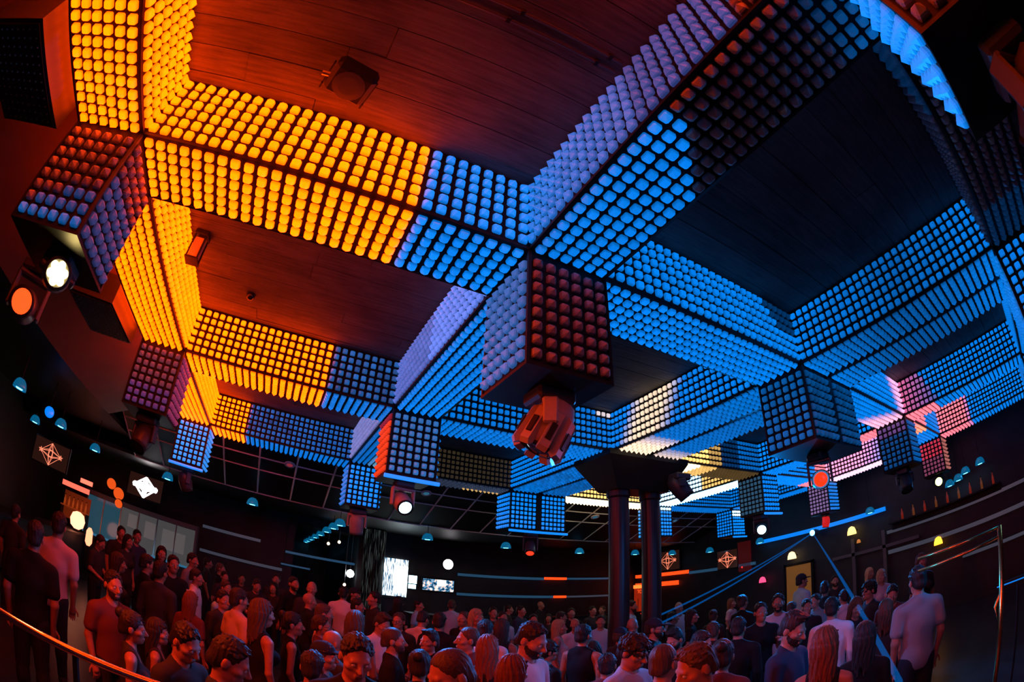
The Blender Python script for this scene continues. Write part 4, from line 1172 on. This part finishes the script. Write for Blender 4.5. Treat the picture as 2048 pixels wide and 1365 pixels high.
def sdf_mesh(name, prims, lo, hi, h, material, planes=(), groove=0.0):
    F, l = field(prims, lo, hi, h, planes)
    if groove:                              # strands running down from the crown
        gx, gy, gz = (l[i] + h * np.arange(F.shape[i]) for i in range(3))
        th = np.arctan2(gx[:, None, None], gy[None, :, None] - .02)
        F = F + groove * (np.sin(th * 17 + 2.5 * np.sin(gz[None, None, :] * 21)) + .7 * np.sin(th * 31 + 4 * np.sin(gz[None, None, :] * 13 + 1)))
        F[0] = F[-1] = .1; F[:, 0] = F[:, -1] = .1; F[:, :, 0] = F[:, :, -1] = .1
    V, Q = net(F, l, h)
    me = bpy.data.meshes.new(name)
    me.vertices.add(len(V)); me.vertices.foreach_set('co', V.ravel())
    me.loops.add(Q.size); me.loops.foreach_set('vertex_index', Q.ravel())
    me.polygons.add(len(Q)); me.polygons.foreach_set('loop_start', np.arange(0, Q.size, 4)); me.polygons.foreach_set('loop_total', np.full(len(Q), 4))
    me.polygons.foreach_set('use_smooth', np.ones(len(Q), bool))
    me.materials.append(material)
    me.update(calc_edges=True); me.validate()
    return me

M_SKIN = mat('skin', (.36, .16, .1), .5, noise=.08, scale=20)
M_EYE = mat('eye', (.5, .5, .5), .15)
M_CLOTH = objcolor_mat('cloth', False, .8, spec=.2)
M_HAIR = objcolor_mat('hair', False, .5, spec=.3)
_nt = M_HAIR.node_tree; _tc = _nt.nodes.new('ShaderNodeTexCoord'); _mp = _nt.nodes.new('ShaderNodeMapping'); _nz = _nt.nodes.new('ShaderNodeTexNoise'); _bp = _nt.nodes.new('ShaderNodeBump')
_mp.inputs['Scale'].default_value = (190, 60, 40); _nz.inputs['Scale'].default_value = 1.0; _bp.inputs['Strength'].default_value = .7; _bp.inputs['Distance'].default_value = .006
_nt.links.new(_tc.outputs['Object'], _mp.inputs['Vector']); _nt.links.new(_mp.outputs['Vector'], _nz.inputs['Vector']); _nt.links.new(_nz.outputs['Fac'], _bp.inputs['Height']); _nt.links.new(_bp.outputs['Normal'], _nt.nodes['Principled BSDF'].inputs['Normal'])
M_SHINY = mat('shiny_cloth', (.25, .45, .7), .2)

PIV = np.array((0, .015, 1.555))            # where the head turns
def head_rot(pitch):
    c, s = math.cos(pitch), math.sin(pitch)
    return np.array([[1, 0, 0], [0, c, -s], [0, s, c]])
def head_prims(pitch):
    R = head_rot(pitch)
    T = lambda p: PIV + R @ np.array(p, float)
    E = lambda c, r, k: ('e', T(c), r, R, k)
    Sb = lambda c, r, k: ('s', T(c), r, R, k)
    C = lambda a, b, ra, rb, k: ('c', T(a), T(b), ra, rb, k)
    P = [E((0, .012, .130), (.078, .098, .095), .01), E((0, -.028, .075), (.064, .078, .09), .03), E((0, -.045, .02), (.05, .05, .04), .03), E((0, -.082, .003), (.022, .022, .02), .02),
         E((-.05, -.06, .075), (.025, .03, .02), .02), E((.05, -.06, .075), (.025, .03, .02), .02), C((-.04, -.088, .118), (.04, -.088, .118), .012, .012, .02)]
    P += [Sb((sg * .034, -.114, .098), (.02, .022, .013), .012) for sg in (-1, 1)]
    P += [C((0, -.102, .108), (0, -.130, .07), .009, .0135, .012), E((0, -.115, .065), (.019, .014, .010), .01), C((-.018, -.105, .032), (.018, -.105, .032), .008, .008, .006), C((-.016, -.104, .02), (.016, -.104, .02), .008, .008, .006)]
    P += [E((sg * .081, .012, .085), (.011, .021, .033), .008) for sg in (-1, 1)]
    return P

def arm_pose(sex, pose):
    w = .195 if sex == 'm' else .165
    A = {}
    for sg in (-1, 1):
        sh = (sg * w, .015, 1.40); el = (sg * (w + .045), .035, 1.13); wr = (sg * (w + .03), -.05, .90)
        if pose == 'B':
            el = (sg * (w + .05), .0, 1.14); wr = (sg * (w - .04), -.2, 1.03)
        if pose == 'C' and sg > 0:
            el = (sg * (w + .06), -.03, 1.15); wr = (sg * (w - .03), -.23, 1.27)
        A[sg] = tuple(np.array(q) for q in (sh, el, wr))
    return A
def hand_prims(el, wr, sg):
    d = wr - el; d = d / np.linalg.norm(d)
    s = np.cross(d, (0, 0, 1.0) if abs(d[2]) < .8 else (0, -1.0, 0)); s /= np.linalg.norm(s)
    nrm = np.cross(s, d)
    if nrm[0] * sg > 0: nrm = -nrm
    if s[1] > 0: s = -s
    P = [('c', wr, wr + d * .075, .026, .03, .015), ('c', wr + d * .03 + s * .015, wr + d * .08 + s * .022, .016, .016, .015), ('c', wr + d * .03 - s * .012, wr + d * .08 - s * .022, .016, .016, .015)]
    for i, (o, L) in enumerate(((.031, .07), (.011, .08), (-.011, .075), (-.031, .058))):
        b = wr + d * .085 + s * o
        m = b + d * L * .5 + nrm * L * .12
        t = m + d * L * .42 + nrm * L * .35
        P += [('c', b, m, .0095, .009, .004), ('c', m, t, .009, .0082, .004)]
    tb = wr + d * .03 + s * .03
    tm = tb + d * .035 + s * .03 + nrm * .008
    P += [('c', tb, tm, .013, .011, .008), ('c', tm, tm + d * .03 + s * .006 + nrm * .01, .0105, .009, .004)]
    return P
def torso(sex, g=0.0):
    if sex == 'm':
        return [('e', (0, .012, 1.26), (.172 + g, .112 + g, .20 + g), None, .03), ('e', (0, .0, 1.05), (.152 + g, .105 + g, .18 + g), None, .05), ('e', (0, .01, .92), (.165 + g, .115 + g, .13 + g), None, .05),
                ('c', (-.155, .018, 1.40), (.155, .018, 1.40), .058 + g, .058 + g, .05), ('c', (0, .03, 1.48), (-.13, .02, 1.42), .05 + g, .045 + g, .04), ('c', (0, .03, 1.48), (.13, .02, 1.42), .05 + g, .045 + g, .04)]
    return [('e', (0, .012, 1.27), (.148 + g, .10 + g, .18 + g), None, .03), ('e', (0, .0, 1.08), (.125 + g, .092 + g, .16 + g), None, .05), ('e', (0, .012, .92), (.175 + g, .12 + g, .14 + g), None, .06),
            ('e', (-.07, -.085, 1.25), (.062 + g, .055 + g, .062 + g), None, .03), ('e', (.07, -.085, 1.25), (.062 + g, .055 + g, .062 + g), None, .03),
            ('c', (-.13, .018, 1.405), (.13, .018, 1.405), .048 + g, .048 + g, .05), ('c', (0, .03, 1.48), (-.11, .02, 1.425), .042 + g, .038 + g, .04), ('c', (0, .03, 1.48), (.11, .02, 1.425), .042 + g, .038 + g, .04)]
def legs(g=0.0):
    P = []
    for sg in (-1, 1):
        P += [('c', (sg * .085, .01, .9), (sg * .1, .0, .5), .085 + g, .058 + g, .03), ('c', (sg * .1, .0, .5), (sg * .105, .02, .1), .056 + g, .04 + g, .02), ('e', (sg * .102, .03, .36), (.05 + g, .055 + g, .11), None, .03)]
    return P
BLO, BHI = (-.40, -.44, -.02), (.40, .22, 1.82)
PITCH = {'A': 0.05, 'B': 0.42, 'C': 0.05}
BODY = {}; SHIRT = {}
for sex in 'mf':
    for pose in 'ABC':
        if sex == 'f' and pose == 'C': continue
        A = arm_pose(sex, pose)
        P = torso(sex) + legs()
        nr = .058 if sex == 'm' else .047
        P += [('c', (0, .03, 1.42), (0, .012, 1.58), nr, nr * .95, .03)]
        ak = 1.0 if sex == 'm' else .82
        for sg in (-1, 1):
            sh, el, wr = A[sg]
            P += [('c', sh, el, .052 * ak, .042 * ak, .03), ('c', el, wr, .042 * ak, .028 * ak, .015)] + hand_prims(el, wr, sg)
            P += [('c', (sg * .105, .035, .05), (sg * .115, -.13, .035), .042, .034, .02)]
        P += head_prims(PITCH[pose])
        BODY[sex, pose] = sdf_mesh('body', P, BLO, BHI, .0078, M_SKIN)
        g = .014
        neck = [('s', (0, -.02, 1.545), (.075, .085, .085), None, .01)]
        cut = [((0, 0, .83), (0, 0, -1)), ((0, 0, 1.53), (0, 0, 1))]
        for top in ('tee', 'long', 'tank'):
            if top == 'tank' and pose == 'C': continue
            Q = torso(sex, g)
            for sg in (-1, 1):
                sh, el, wr = A[sg]
                if top == 'tee':
                    Q.append(('c', sh, sh + (el - sh) * .62, .052 * ak + g + .004, .05 * ak + g + .006, .03))
                elif top == 'long':
                    Q += [('c', sh, el, .052 * ak + g + .004, .044 * ak + g, .03), ('c', el, el + (wr - el) * .93, .044 * ak + g, .032 * ak + g, .01)]
            if top == 'tank':
                Q += [('s', (sg * (.2 if sex == 'm' else .165), .015, 1.41), (.055, .13, .12), None, .02) for sg in (-1, 1)] + [('s', (0, -.09, 1.48), (.09, .1, .12), None, .015)]
            SHIRT[sex, pose, top] = sdf_mesh('shirt', Q + neck, (-.42, -.42, .78), (.42, .24, 1.58), .011, M_CLOTH, cut)
TROUS = {s_: sdf_mesh('trousers', torso(s_, .01)[1:3] + legs(.016), (-.3, -.25, .02), (.3, .25, 1.05), .012, M_CLOTH, [((0, 0, .97), (0, 0, 1)), ((0, 0, .06), (0, 0, -1))]) for s_ in 'mf'}
SHOES = sdf_mesh('shoe', [('c', (0, .04, .05), (.008, -.15, .04), .05, .042, .02), ('c', (0, .03, .06), (0, .02, .1), .05, .05, .02)], (-.1, -.24, -.01), (.1, .14, .16), .01, M_CLOTH, [((0, 0, .0), (0, 0, -1)), ((0, 0, .11), (0, 0, 1))])
# hair and the like in head coordinates
HEAR = [('s', (sg * .097, -.004, .07), (.026, .034, .046), None, .012) for sg in (-1, 1)]
HFACE = [('s', (0, -.13, .062), (.118, .1, .134), None, .03), ('s', (0, -.125, .155), (.06, .05, .045), None, .02)]
NAPE = [((0, .06, .03), (0, -.35, -1))]
def base_hair(g):
    return [('e', (0, .016, .134), (.079 + g, .099 + g, .096 + g), None, .01), ('e', (0, .06, .06), (.062 + g * .5, .055 + g, .06), None, .03)]
HB_ = ((-.19, -.2, -.28), (.19, .22, .32))
rs = random.Random(3)
def tufts(n, rx, ry, rz, r0, r1, seed, bmin=.1):
    q = random.Random(seed); out = []
    for k in range(n):
        a, b = q.uniform(0, 2 * math.pi), q.uniform(bmin, 1)
        c = math.sqrt(max(0, 1 - b * b)); r = q.uniform(r0, r1)
        pt = np.array((rx * c * math.cos(a), .016 + ry * c * math.sin(a), .134 + rz * b))
        out.append(('c', pt, pt + np.array((q.uniform(-.012, .012), -.022 + q.uniform(-.01, .01), q.uniform(-.004, .01))), r, r * .4, .005))
    return out
curls = tufts(150, .092, .11, .106, .013, .022, 5, -.3)
HAIR = {
    'short': sdf_mesh('hair', base_hair(.0055) + tufts(140, .083, .102, .098, .006, .0105, 1) + HFACE + HEAR, *HB_, .005, M_HAIR, NAPE, .0012),
    'buzz': sdf_mesh('hair', base_hair(.0045) + HFACE + HEAR, *HB_, .005, M_HAIR, NAPE, .0012),
    'quiff': sdf_mesh('hair', base_hair(.006) + [('e', (0, -.035, .222), (.056, .055, .028), None, .03)] + tufts(110, .07, .1, .113, .009, .016, 2, .5) + HFACE + HEAR + [('c', (sg * .025, -.06, .228), (sg * .02, -.095, .235), .02, .01, .012) for sg in (-1, 0, 1)], *HB_, .005, M_HAIR, NAPE, .0012),
    'curly': sdf_mesh('hair', base_hair(.016) + HFACE[:1] + curls + HEAR, *HB_, .005, M_HAIR, NAPE, .0012),
    'bun': sdf_mesh('hair', base_hair(.009) + HFACE + HEAR + [('e', (0, .115, .185), (.045, .042, .043), None, .012)] + tufts(60, .085, .104, .1, .006, .01, 4), *HB_, .005, M_HAIR, NAPE, .0012),
    'long': sdf_mesh('hair', base_hair(.012) + [('e', (0, .066, .0), (.078, .042, .17), None, .04)] + [('c', (.07 * math.cos(t), .03 + .072 * math.sin(t), .10), (.08 * math.cos(t), .04 + .06 * math.sin(t), -.17 - .05 * math.sin(t * 7)), .024, .009, .02) for t in [math.pi * (k / 12.0 * 1.3 - .15) for k in range(13)]] + HFACE[:1] + tufts(40, .086, .106, .1, .005, .008, 6), *HB_, .0055, M_HAIR, (), .0032),
}
BEARD = sdf_mesh('beard', [('e', (0, -.028, .075), (.0685, .0825, .0945), None, .01), ('e', (0, -.045, .02), (.0555, .0555, .0455), None, .03), ('e', (0, -.082, .003), (.027, .028, .026), None, .02), ('s', (0, -.13, .026), (.027, .04, .0125), None, .005), ('c', (-.024, -.108, .044), (.024, -.108, .044), .0075, .0075, .008)], (-.1, -.15, -.06), (.1, .08, .14), .005, M_HAIR, [((0, .015, 0), (0, 1, 0)), ((0, -.09, .052), (0, -.55, 1))], .0008)
CAPM = sdf_mesh('cap', [('e', (0, .012, .15), (.09, .112, .092), None, .01), ('e', (0, -.13, .155), (.066, .075, .012), None, .012)], (-.13, -.24, .08), (.13, .16, .28), .006, M_CLOTH, [((0, 0, .138), (0, .12, -1))])
gl = MB()
for sg in (-1, 1):
    ring = [(sg * .034 + .024 * math.cos(t), -.118, .097 + .017 * math.sin(t)) for t in [2 * math.pi * i / 14 for i in range(15)]]
    gl.tube(ring, .0025, 5)
    gl.tube([(sg * .058, -.116, .1), (sg * .082, -.04, .1), (sg * .084, .02, .095)], .002, 5)
gl.tube([(-.01, -.121, .1), (.01, -.121, .1)], .002, 5)
GLASS = gl.mesh('glasses', M_BLACK)
EYE = MB().lathe([(.0005, -.0125), (.009, -.009), (.0125, 0), (.009, .009), (.0005, .0125)], 10, 0, None, cap=False).mesh('eye', M_EYE, True)
HOOD = sdf_mesh('hood', [('e', (0, .075, -.02), (.115, .075, .075), None, .01), ('e', (0, .1, -.09), (.09, .05, .08), None, .03)], (-.16, -.05, -.22), (.16, .22, .1), .009, M_SHINY)

HC = dict(dk=(.02, .015, .012), br=(.06, .035, .022), rd=(.14, .045, .02), bl=(.45, .32, .16))
TC = dict(blk=(.008, .008, .009), dk=(.03, .027, .028), nvy=(.03, .04, .075), wht=(.62, .62, .65), gry=(.22, .22, .23), lbl=(.34, .5, .6), pnk=(.5, .36, .37), dkr=(.12, .035, .035))  # pnk: red light on white cloth put into the colour of some tops
TN = dict(blk='black', dk='dark grey', nvy='navy', wht='white', gry='grey', lbl='light blue', pnk='red-lit white', dkr='dark red')
HN = dict(dk='dark', br='brown', rd='reddish', bl='blond')
HS = dict(short='short %s hair', buzz='cropped %s hair', quiff='swept-up %s hair', curly='curly %s hair', bun='pinned-up %s hair', long='long %s hair', bald='bald head')
PN = dict(tee='t-shirt', long='long-sleeved top', tank='tank top')
ZN = ['near left bar', 'before glass booth', 'before corridor lamps', 'before bright screen', 'before blue strips', 'around twin columns', 'under twin laser beams', 'below laser projector', 'near brass post']
FZ = -0.1
PEOPLE = """
-0.57 1.73 1.007 -2.73 175 m short dk tee blk A - 0
-0.83 2.77 1.069 -2.87 170 m short dk tee pnk A - 0
-2.38 4.28 0.920 -3.12 150 m short dk tee dk A - 0
-1.49 5.93 0.939 1.41 60 m short dk tee dk B - 0
-1.58 7.46 1.072 0.66 20 m short dk tee dk A - 0
-1.37 7.98 1.089 0.81 30 m short dk tee nvy A - 0
-1.26 7.01 1.015 1.00 40 f long dk tee dk A - 0
-0.38 3.83 0.931 2.06 100 f long br tank dk A - 0
0.23 1.85 0.926 0.84 30 m short dk tee dkr A beard 0
0.66 1.06 0.852 1.84 90 f bun dk tank dk A - 0
0.25 3.60 0.986 2.84 150 m short dk long nvy A - 1
-0.11 4.31 0.975 2.17 110 m short dk long blk A - 0
-0.38 6.28 1.031 0.40 10 f long dk tank dk A - 1
0.16 4.79 1.021 0.55 20 m short dk tee blk C drink 1
0.08 7.05 1.044 1.21 60 m short dk tee gry A - 1
0.01 9.90 0.994 1.70 90 m short dk tee dk A - 1
0.46 8.73 0.989 1.50 80 m buzz br long blk A - 1
0.46 5.24 0.951 1.55 80 m short dk tee wht A - 1
0.64 7.91 0.923 0.62 30 m short dk tee dk A - 1
0.93 9.06 0.914 0.23 10 m short dk tee dk A - 1
1.33 7.08 0.955 0.38 20 m short dk tee dk B - 1
1.71 8.89 1.019 -0.01 0 m short dk tee dk A - 1
0.90 5.60 0.904 0.79 40 m short br tee dk A - 1
1.03 3.80 0.903 0.88 45 m short dk long dk A hood 1
1.26 3.27 0.968 2.15 120 m short dk tee pnk A - 1
1.54 2.18 0.986 2.10 120 f long br tank blk A - 1
0.72 1.62 0.798 1.70 85 f long dk tank dk A - 1
1.08 0.70 0.917 1.04 50 m short dk tee dk B - 1
1.38 0.24 0.956 1.57 85 m short dk tee nvy B phone 1
0.71 3.30 0.864 2.78 150 f long rd tee dkr A - 1
1.66 7.93 0.928 -0.36 -20 f long dk tee dk A - 1
2.02 6.94 1.059 0.65 40 m short dk long blk A beard 1
2.02 7.50 0.900 1.35 80 m short dk long wht A - 1
2.31 6.42 1.055 -0.08 0 m bald br tee dk A - 2
2.21 5.38 0.967 1.84 110 m bald br long blk A - 2
1.84 2.64 0.924 1.61 95 f bun dk tank blk A - 1
2.27 3.83 0.953 1.63 100 m short br tee pnk A - 2
2.17 3.09 0.910 1.46 90 m short br tee dkr A glasses 2
2.17 2.08 0.899 1.96 120 m bald br tee dk A - 2
2.03 1.53 0.878 1.28 80 m short br tee dk A cap 2
1.89 1.00 0.884 2.87 170 m short dk tee nvy A - 2
2.07 0.48 1.017 0.08 15 m short dk long blk B - 2
2.97 7.07 1.046 2.82 170 m short dk long wht A - 2
3.31 7.81 1.037 0.88 60 m short dk tee blk A cap 2
3.39 6.32 1.052 -1.43 -70 m short dk tee dk A - 2
3.03 5.78 0.974 1.30 85 m short dk tee pnk A - 2
2.44 2.60 0.992 2.70 165 f long br tank nvy A - 2
2.88 3.43 0.963 0.56 45 m quiff dk tee wht B - 3
2.71 2.11 0.946 1.32 90 m buzz br tee blk A beard 3
3.32 4.30 0.942 -0.70 -25 m short br tee dk A glasses 3
3.20 2.62 0.914 -1.19 -50 m quiff dk tee blk A - 3
3.40 2.12 0.974 -1.70 -75 m buzz br tee dkr A - 3
2.47 0.01 1.024 -1.43 -60 m buzz br tee blk B - 3
2.65 1.15 0.918 2.75 175 f bun dk tee blk A - 3
3.73 3.83 0.989 2.63 170 m short dk long blk A - 3
4.48 4.88 0.974 -1.09 -40 m buzz br long blk A - 3
4.46 4.33 1.014 0.28 40 f long bl tee dk A - 4
5.53 8.16 1.015 2.69 175 m buzz br tee lbl A - 3
4.85 8.39 0.969 0.92 70 m short dk tee lbl A - 3
4.19 7.62 1.005 2.36 150 f long dk tee blk A - 3
3.76 4.66 0.962 2.31 150 m short dk long wht B - 3
3.90 2.81 0.992 2.54 170 m short dk tee wht A - 4
3.35 1.55 0.968 2.62 175 f long rd tee dk A - 4
4.31 3.22 0.981 2.33 160 f long br tank dk A - 4
5.79 6.17 0.942 0.06 30 m short dk tee lbl A - 4
5.97 6.96 0.970 -0.10 20 m short dk tee dk A - 4
3.41 0.99 1.063 0.53 60 m short dk long wht B beard 4
3.07 0.56 0.953 2.13 150 f long rd tank dk A - 4
3.90 1.61 0.824 -0.19 20 f bun dk tee dk B - 4
4.23 2.04 0.895 1.54 120 m curly dk tee blk A - 4
6.29 5.90 0.924 -0.35 10 m short dk tee dk A - 4
6.91 7.52 0.983 0.55 60 m short dk long nvy A - 4
7.18 8.64 0.970 1.10 90 m short dk tee dk A - 4
9.42 10.90 0.982 0.51 60 m bald br tee dk A - 4
7.85 6.95 0.956 -0.42 10 m short dk long blk A - 4
5.74 4.16 0.927 0.91 85 f long bl tank pnk A - 4
6.39 4.69 0.911 -0.26 20 m bald br tee wht A - 4
4.77 2.20 0.975 2.00 150 m short dk tank blk A - 4
6.94 4.72 0.927 -0.57 5 m short dk tee lbl A - 5
5.19 2.56 0.831 -1.26 -35 f long dk tee dk B - 5
4.20 1.06 0.878 2.38 175 m short dk tee dkr A - 5
7.82 7.85 0.857 -0.55 0 f long dk tee dk A - 4
8.89 7.57 0.955 0.06 40 m short dk tee dk A - 5
9.90 8.51 0.924 -1.36 -40 m short br tee dk A - 5
7.16 6.29 0.934 1.17 100 m short dk long gry A - 4
8.29 5.45 1.044 0.68 80 m short dk tee lbl A beard 5
6.33 3.18 0.943 2.07 160 m bald br tee dk A - 5
5.74 2.73 0.899 1.57 130 m short br tee dk A cap 5
4.00 0.54 1.000 0.24 55 m curly dk tee lbl B - 5
5.67 2.03 0.975 0.63 80 m short dk long blk A cap,glasses,beard 5
5.49 1.51 0.921 -1.51 -40 m quiff dk long blk B beard 6
5.26 0.99 0.924 0.37 70 m short dk tee blk B - 6
3.82 0.01 0.983 1.83 150 m buzz br tee dkr A - 5
3.60 -0.48 1.015 -1.90 -60 m short br tee wht B - 6
4.38 -0.01 0.950 2.15 175 f bun dk tee dkr A - 6
5.88 0.97 0.954 1.95 165 m short dk long blk A - 6
6.23 1.61 0.910 2.09 170 m short br tee dk A - 6
8.97 4.78 0.986 -0.46 20 m bald br tee lbl A - 6
7.95 3.50 0.933 0.56 80 f long dk tee blk A - 6
8.13 4.13 0.908 0.95 100 m short dk tee dk A - 6
8.51 3.49 0.893 1.91 160 f bun br tee dk A - 6
8.61 2.91 1.015 1.68 150 f bun br long blk A - 6
11.29 5.20 0.910 0.13 60 f long rd tee pnk A - 6
6.90 1.37 0.988 -0.63 20 m short dk tee blk C - 6
7.60 1.54 1.013 -1.10 -5 m short dk long wht A beard 7
4.95 -0.23 1.006 0.01 60 m quiff dk long nvy B beard 7
6.57 0.18 0.971 1.93 175 m short dk long wht A - 7
4.45 -0.80 0.965 1.86 170 f long rd tank blk A - 7
4.99 -0.87 0.916 1.77 170 f long dk long blk A - 7
10.57 2.80 1.112 1.03 120 m short dk tee lbl A cap 7
9.00 1.67 0.911 -1.87 -45 m short dk tee gry A - 7
8.82 1.05 0.913 2.52 -150 m short dk long wht A - 7
7.19 0.15 0.913 -0.65 30 f long rd tee dk B - 7
11.63 2.53 1.001 -0.95 10 m short dk tee dk A beard 7
9.58 1.77 0.995 1.86 170 m quiff dk tee dk A - 7
8.45 1.81 0.895 1.58 150 m short br tee lbl A - 7
8.13 0.33 0.963 -2.07 -50 m curly dk tee dk A - 7
11.95 1.78 0.991 -0.50 40 f long bl tee dk A - 7
10.43 0.95 0.977 -0.88 20 f long bl tee pnk A - 8
7.79 -0.15 0.918 -1.25 0 m short dk tee dkr B - 8
6.29 -0.93 1.049 2.19 -160 m short dk tee gry A - 8
6.68 -0.45 0.885 1.56 160 f long rd tank dk A - 8
9.79 -0.06 1.038 -0.79 30 f long rd tee dk A - 8
8.12 1.35 0.914 -0.72 20 m short dk tee dk A - 7
"""
plist = []
for ln in PEOPLE.strip().splitlines():
    x, y, s, yaw, rel, sex, hair, hc, top, tc, pose, ext, zone = ln.split()
    x, y, s, yaw, rel = float(x), float(y), float(s), float(yaw), float(rel)
    if (sex, pose, top) not in SHIRT: pose = 'A'
    ext = ext.split(',')
    face = 'facing handrail' if abs(rel) < 35 else ('facing back bar' if abs(rel) > 125 else ('facing right wall' if rel > 0 else 'facing left bar'))
    hd = HS[hair] if hair == 'bald' else HS[hair] % HN[hc]
    if 'cap' in ext: hd = 'cap'
    elif 'beard' in ext: hd = hd.replace(' hair', '-haired beard')
    if 'glasses' in ext: hd += ' and glasses'
    lab = '%s with %s, %s %s, %s, %s' % ('man' if sex == 'm' else 'woman', hd, TN[tc], PN[top], face, ZN[int(zone)])
    r = thing('person', lab, 'person', (x, y, FZ), (0, 0, yaw), 'people in the dancing crowd')
    r.scale = (s, s, s)
    put('body', BODY[sex, pose], r)
    o = put('shirt', SHIRT[sex, pose, top], r); o.color = (*TC[tc], 1)
    v = rs.uniform(.6, 1.3)
    o = put('trousers', TROUS[sex], r); o.color = (.02 * v, .022 * v, .03 * v, 1)
    for sg in (-1, 1):
        o = put('shoe', SHOES, r, (sg * .107, 0, 0)); o.color = (.03, .03, .03, 1)
    Mh = Matrix.Translation(Vector(PIV)) @ Matrix.Rotation(PITCH[pose], 4, 'X')
    def hp(nm, me, col=None):
        o = put(nm, me, r); o.matrix_basis = Mh
        if col: o.color = (*col, 1)
    for sg in (-1, 1):
        o = put('eye', EYE, r); o.matrix_basis = Mh @ Matrix.Translation((sg * .034, -.0905, .098))
    k = rs.uniform(.7, 1.4)
    hcol = tuple(c * k for c in HC[hc])
    if hair != 'bald': hp('hair', HAIR[hair], hcol)
    if 'beard' in ext: hp('beard', BEARD, hcol)
    if 'cap' in ext: hp('cap', CAPM, (.02, .025, .04))
    if 'glasses' in ext: hp('glasses', GLASS)
    if 'hood' in ext: hp('hood', HOOD)
    plist.append((r, pose, sex, s, yaw, x, y, ext))
def in_hand(p, loc):
    r, pose, sex, s, yaw, x, y, ext = p
    v = Matrix.Rotation(yaw, 3, 'Z') @ (Vector(loc) * s)
    return (x + v.x, y + v.y, FZ + v.z)
G_PHONE = glow('phone_screen', (.05, .6, 2.2))
for p in plist:
    if p[1] == 'C':
        g_ = thing('drinking_glass', 'clear glass held up by the %s' % ('man before the glass booth' if p[6] > 3 else 'man in black under the laser beams'), 'glass', in_hand(p, (.14, -.33, 1.27)))
        MB().lathe([(.03, 0), (.036, .12), (.033, .12), (.027, .01)], 14, cap=False).build('cup', mat('glass_cup', (.5, .55, .6), .08), g_, smooth=True)
        MB().lathe([(.027, .01), (.032, .08)], 12).build('drink', mat('drink', (.4, .2, .06), .1), g_)
    if 'phone' in p[7]:
        g_ = thing('smartphone', 'smartphone with a glowing blue screen held by the front man', 'phone', in_hand(p, (.0, -.36, 1.02)), (-.7, 0, p[4]))
        MB().cbox((0, 0, 0), (.075, .012, .155), 0, .004).build('case', M_BLACK, g_)
        MB().box(-.033, .033, .0062, .0075, -.07, .07).build('screen', G_PHONE, g_)
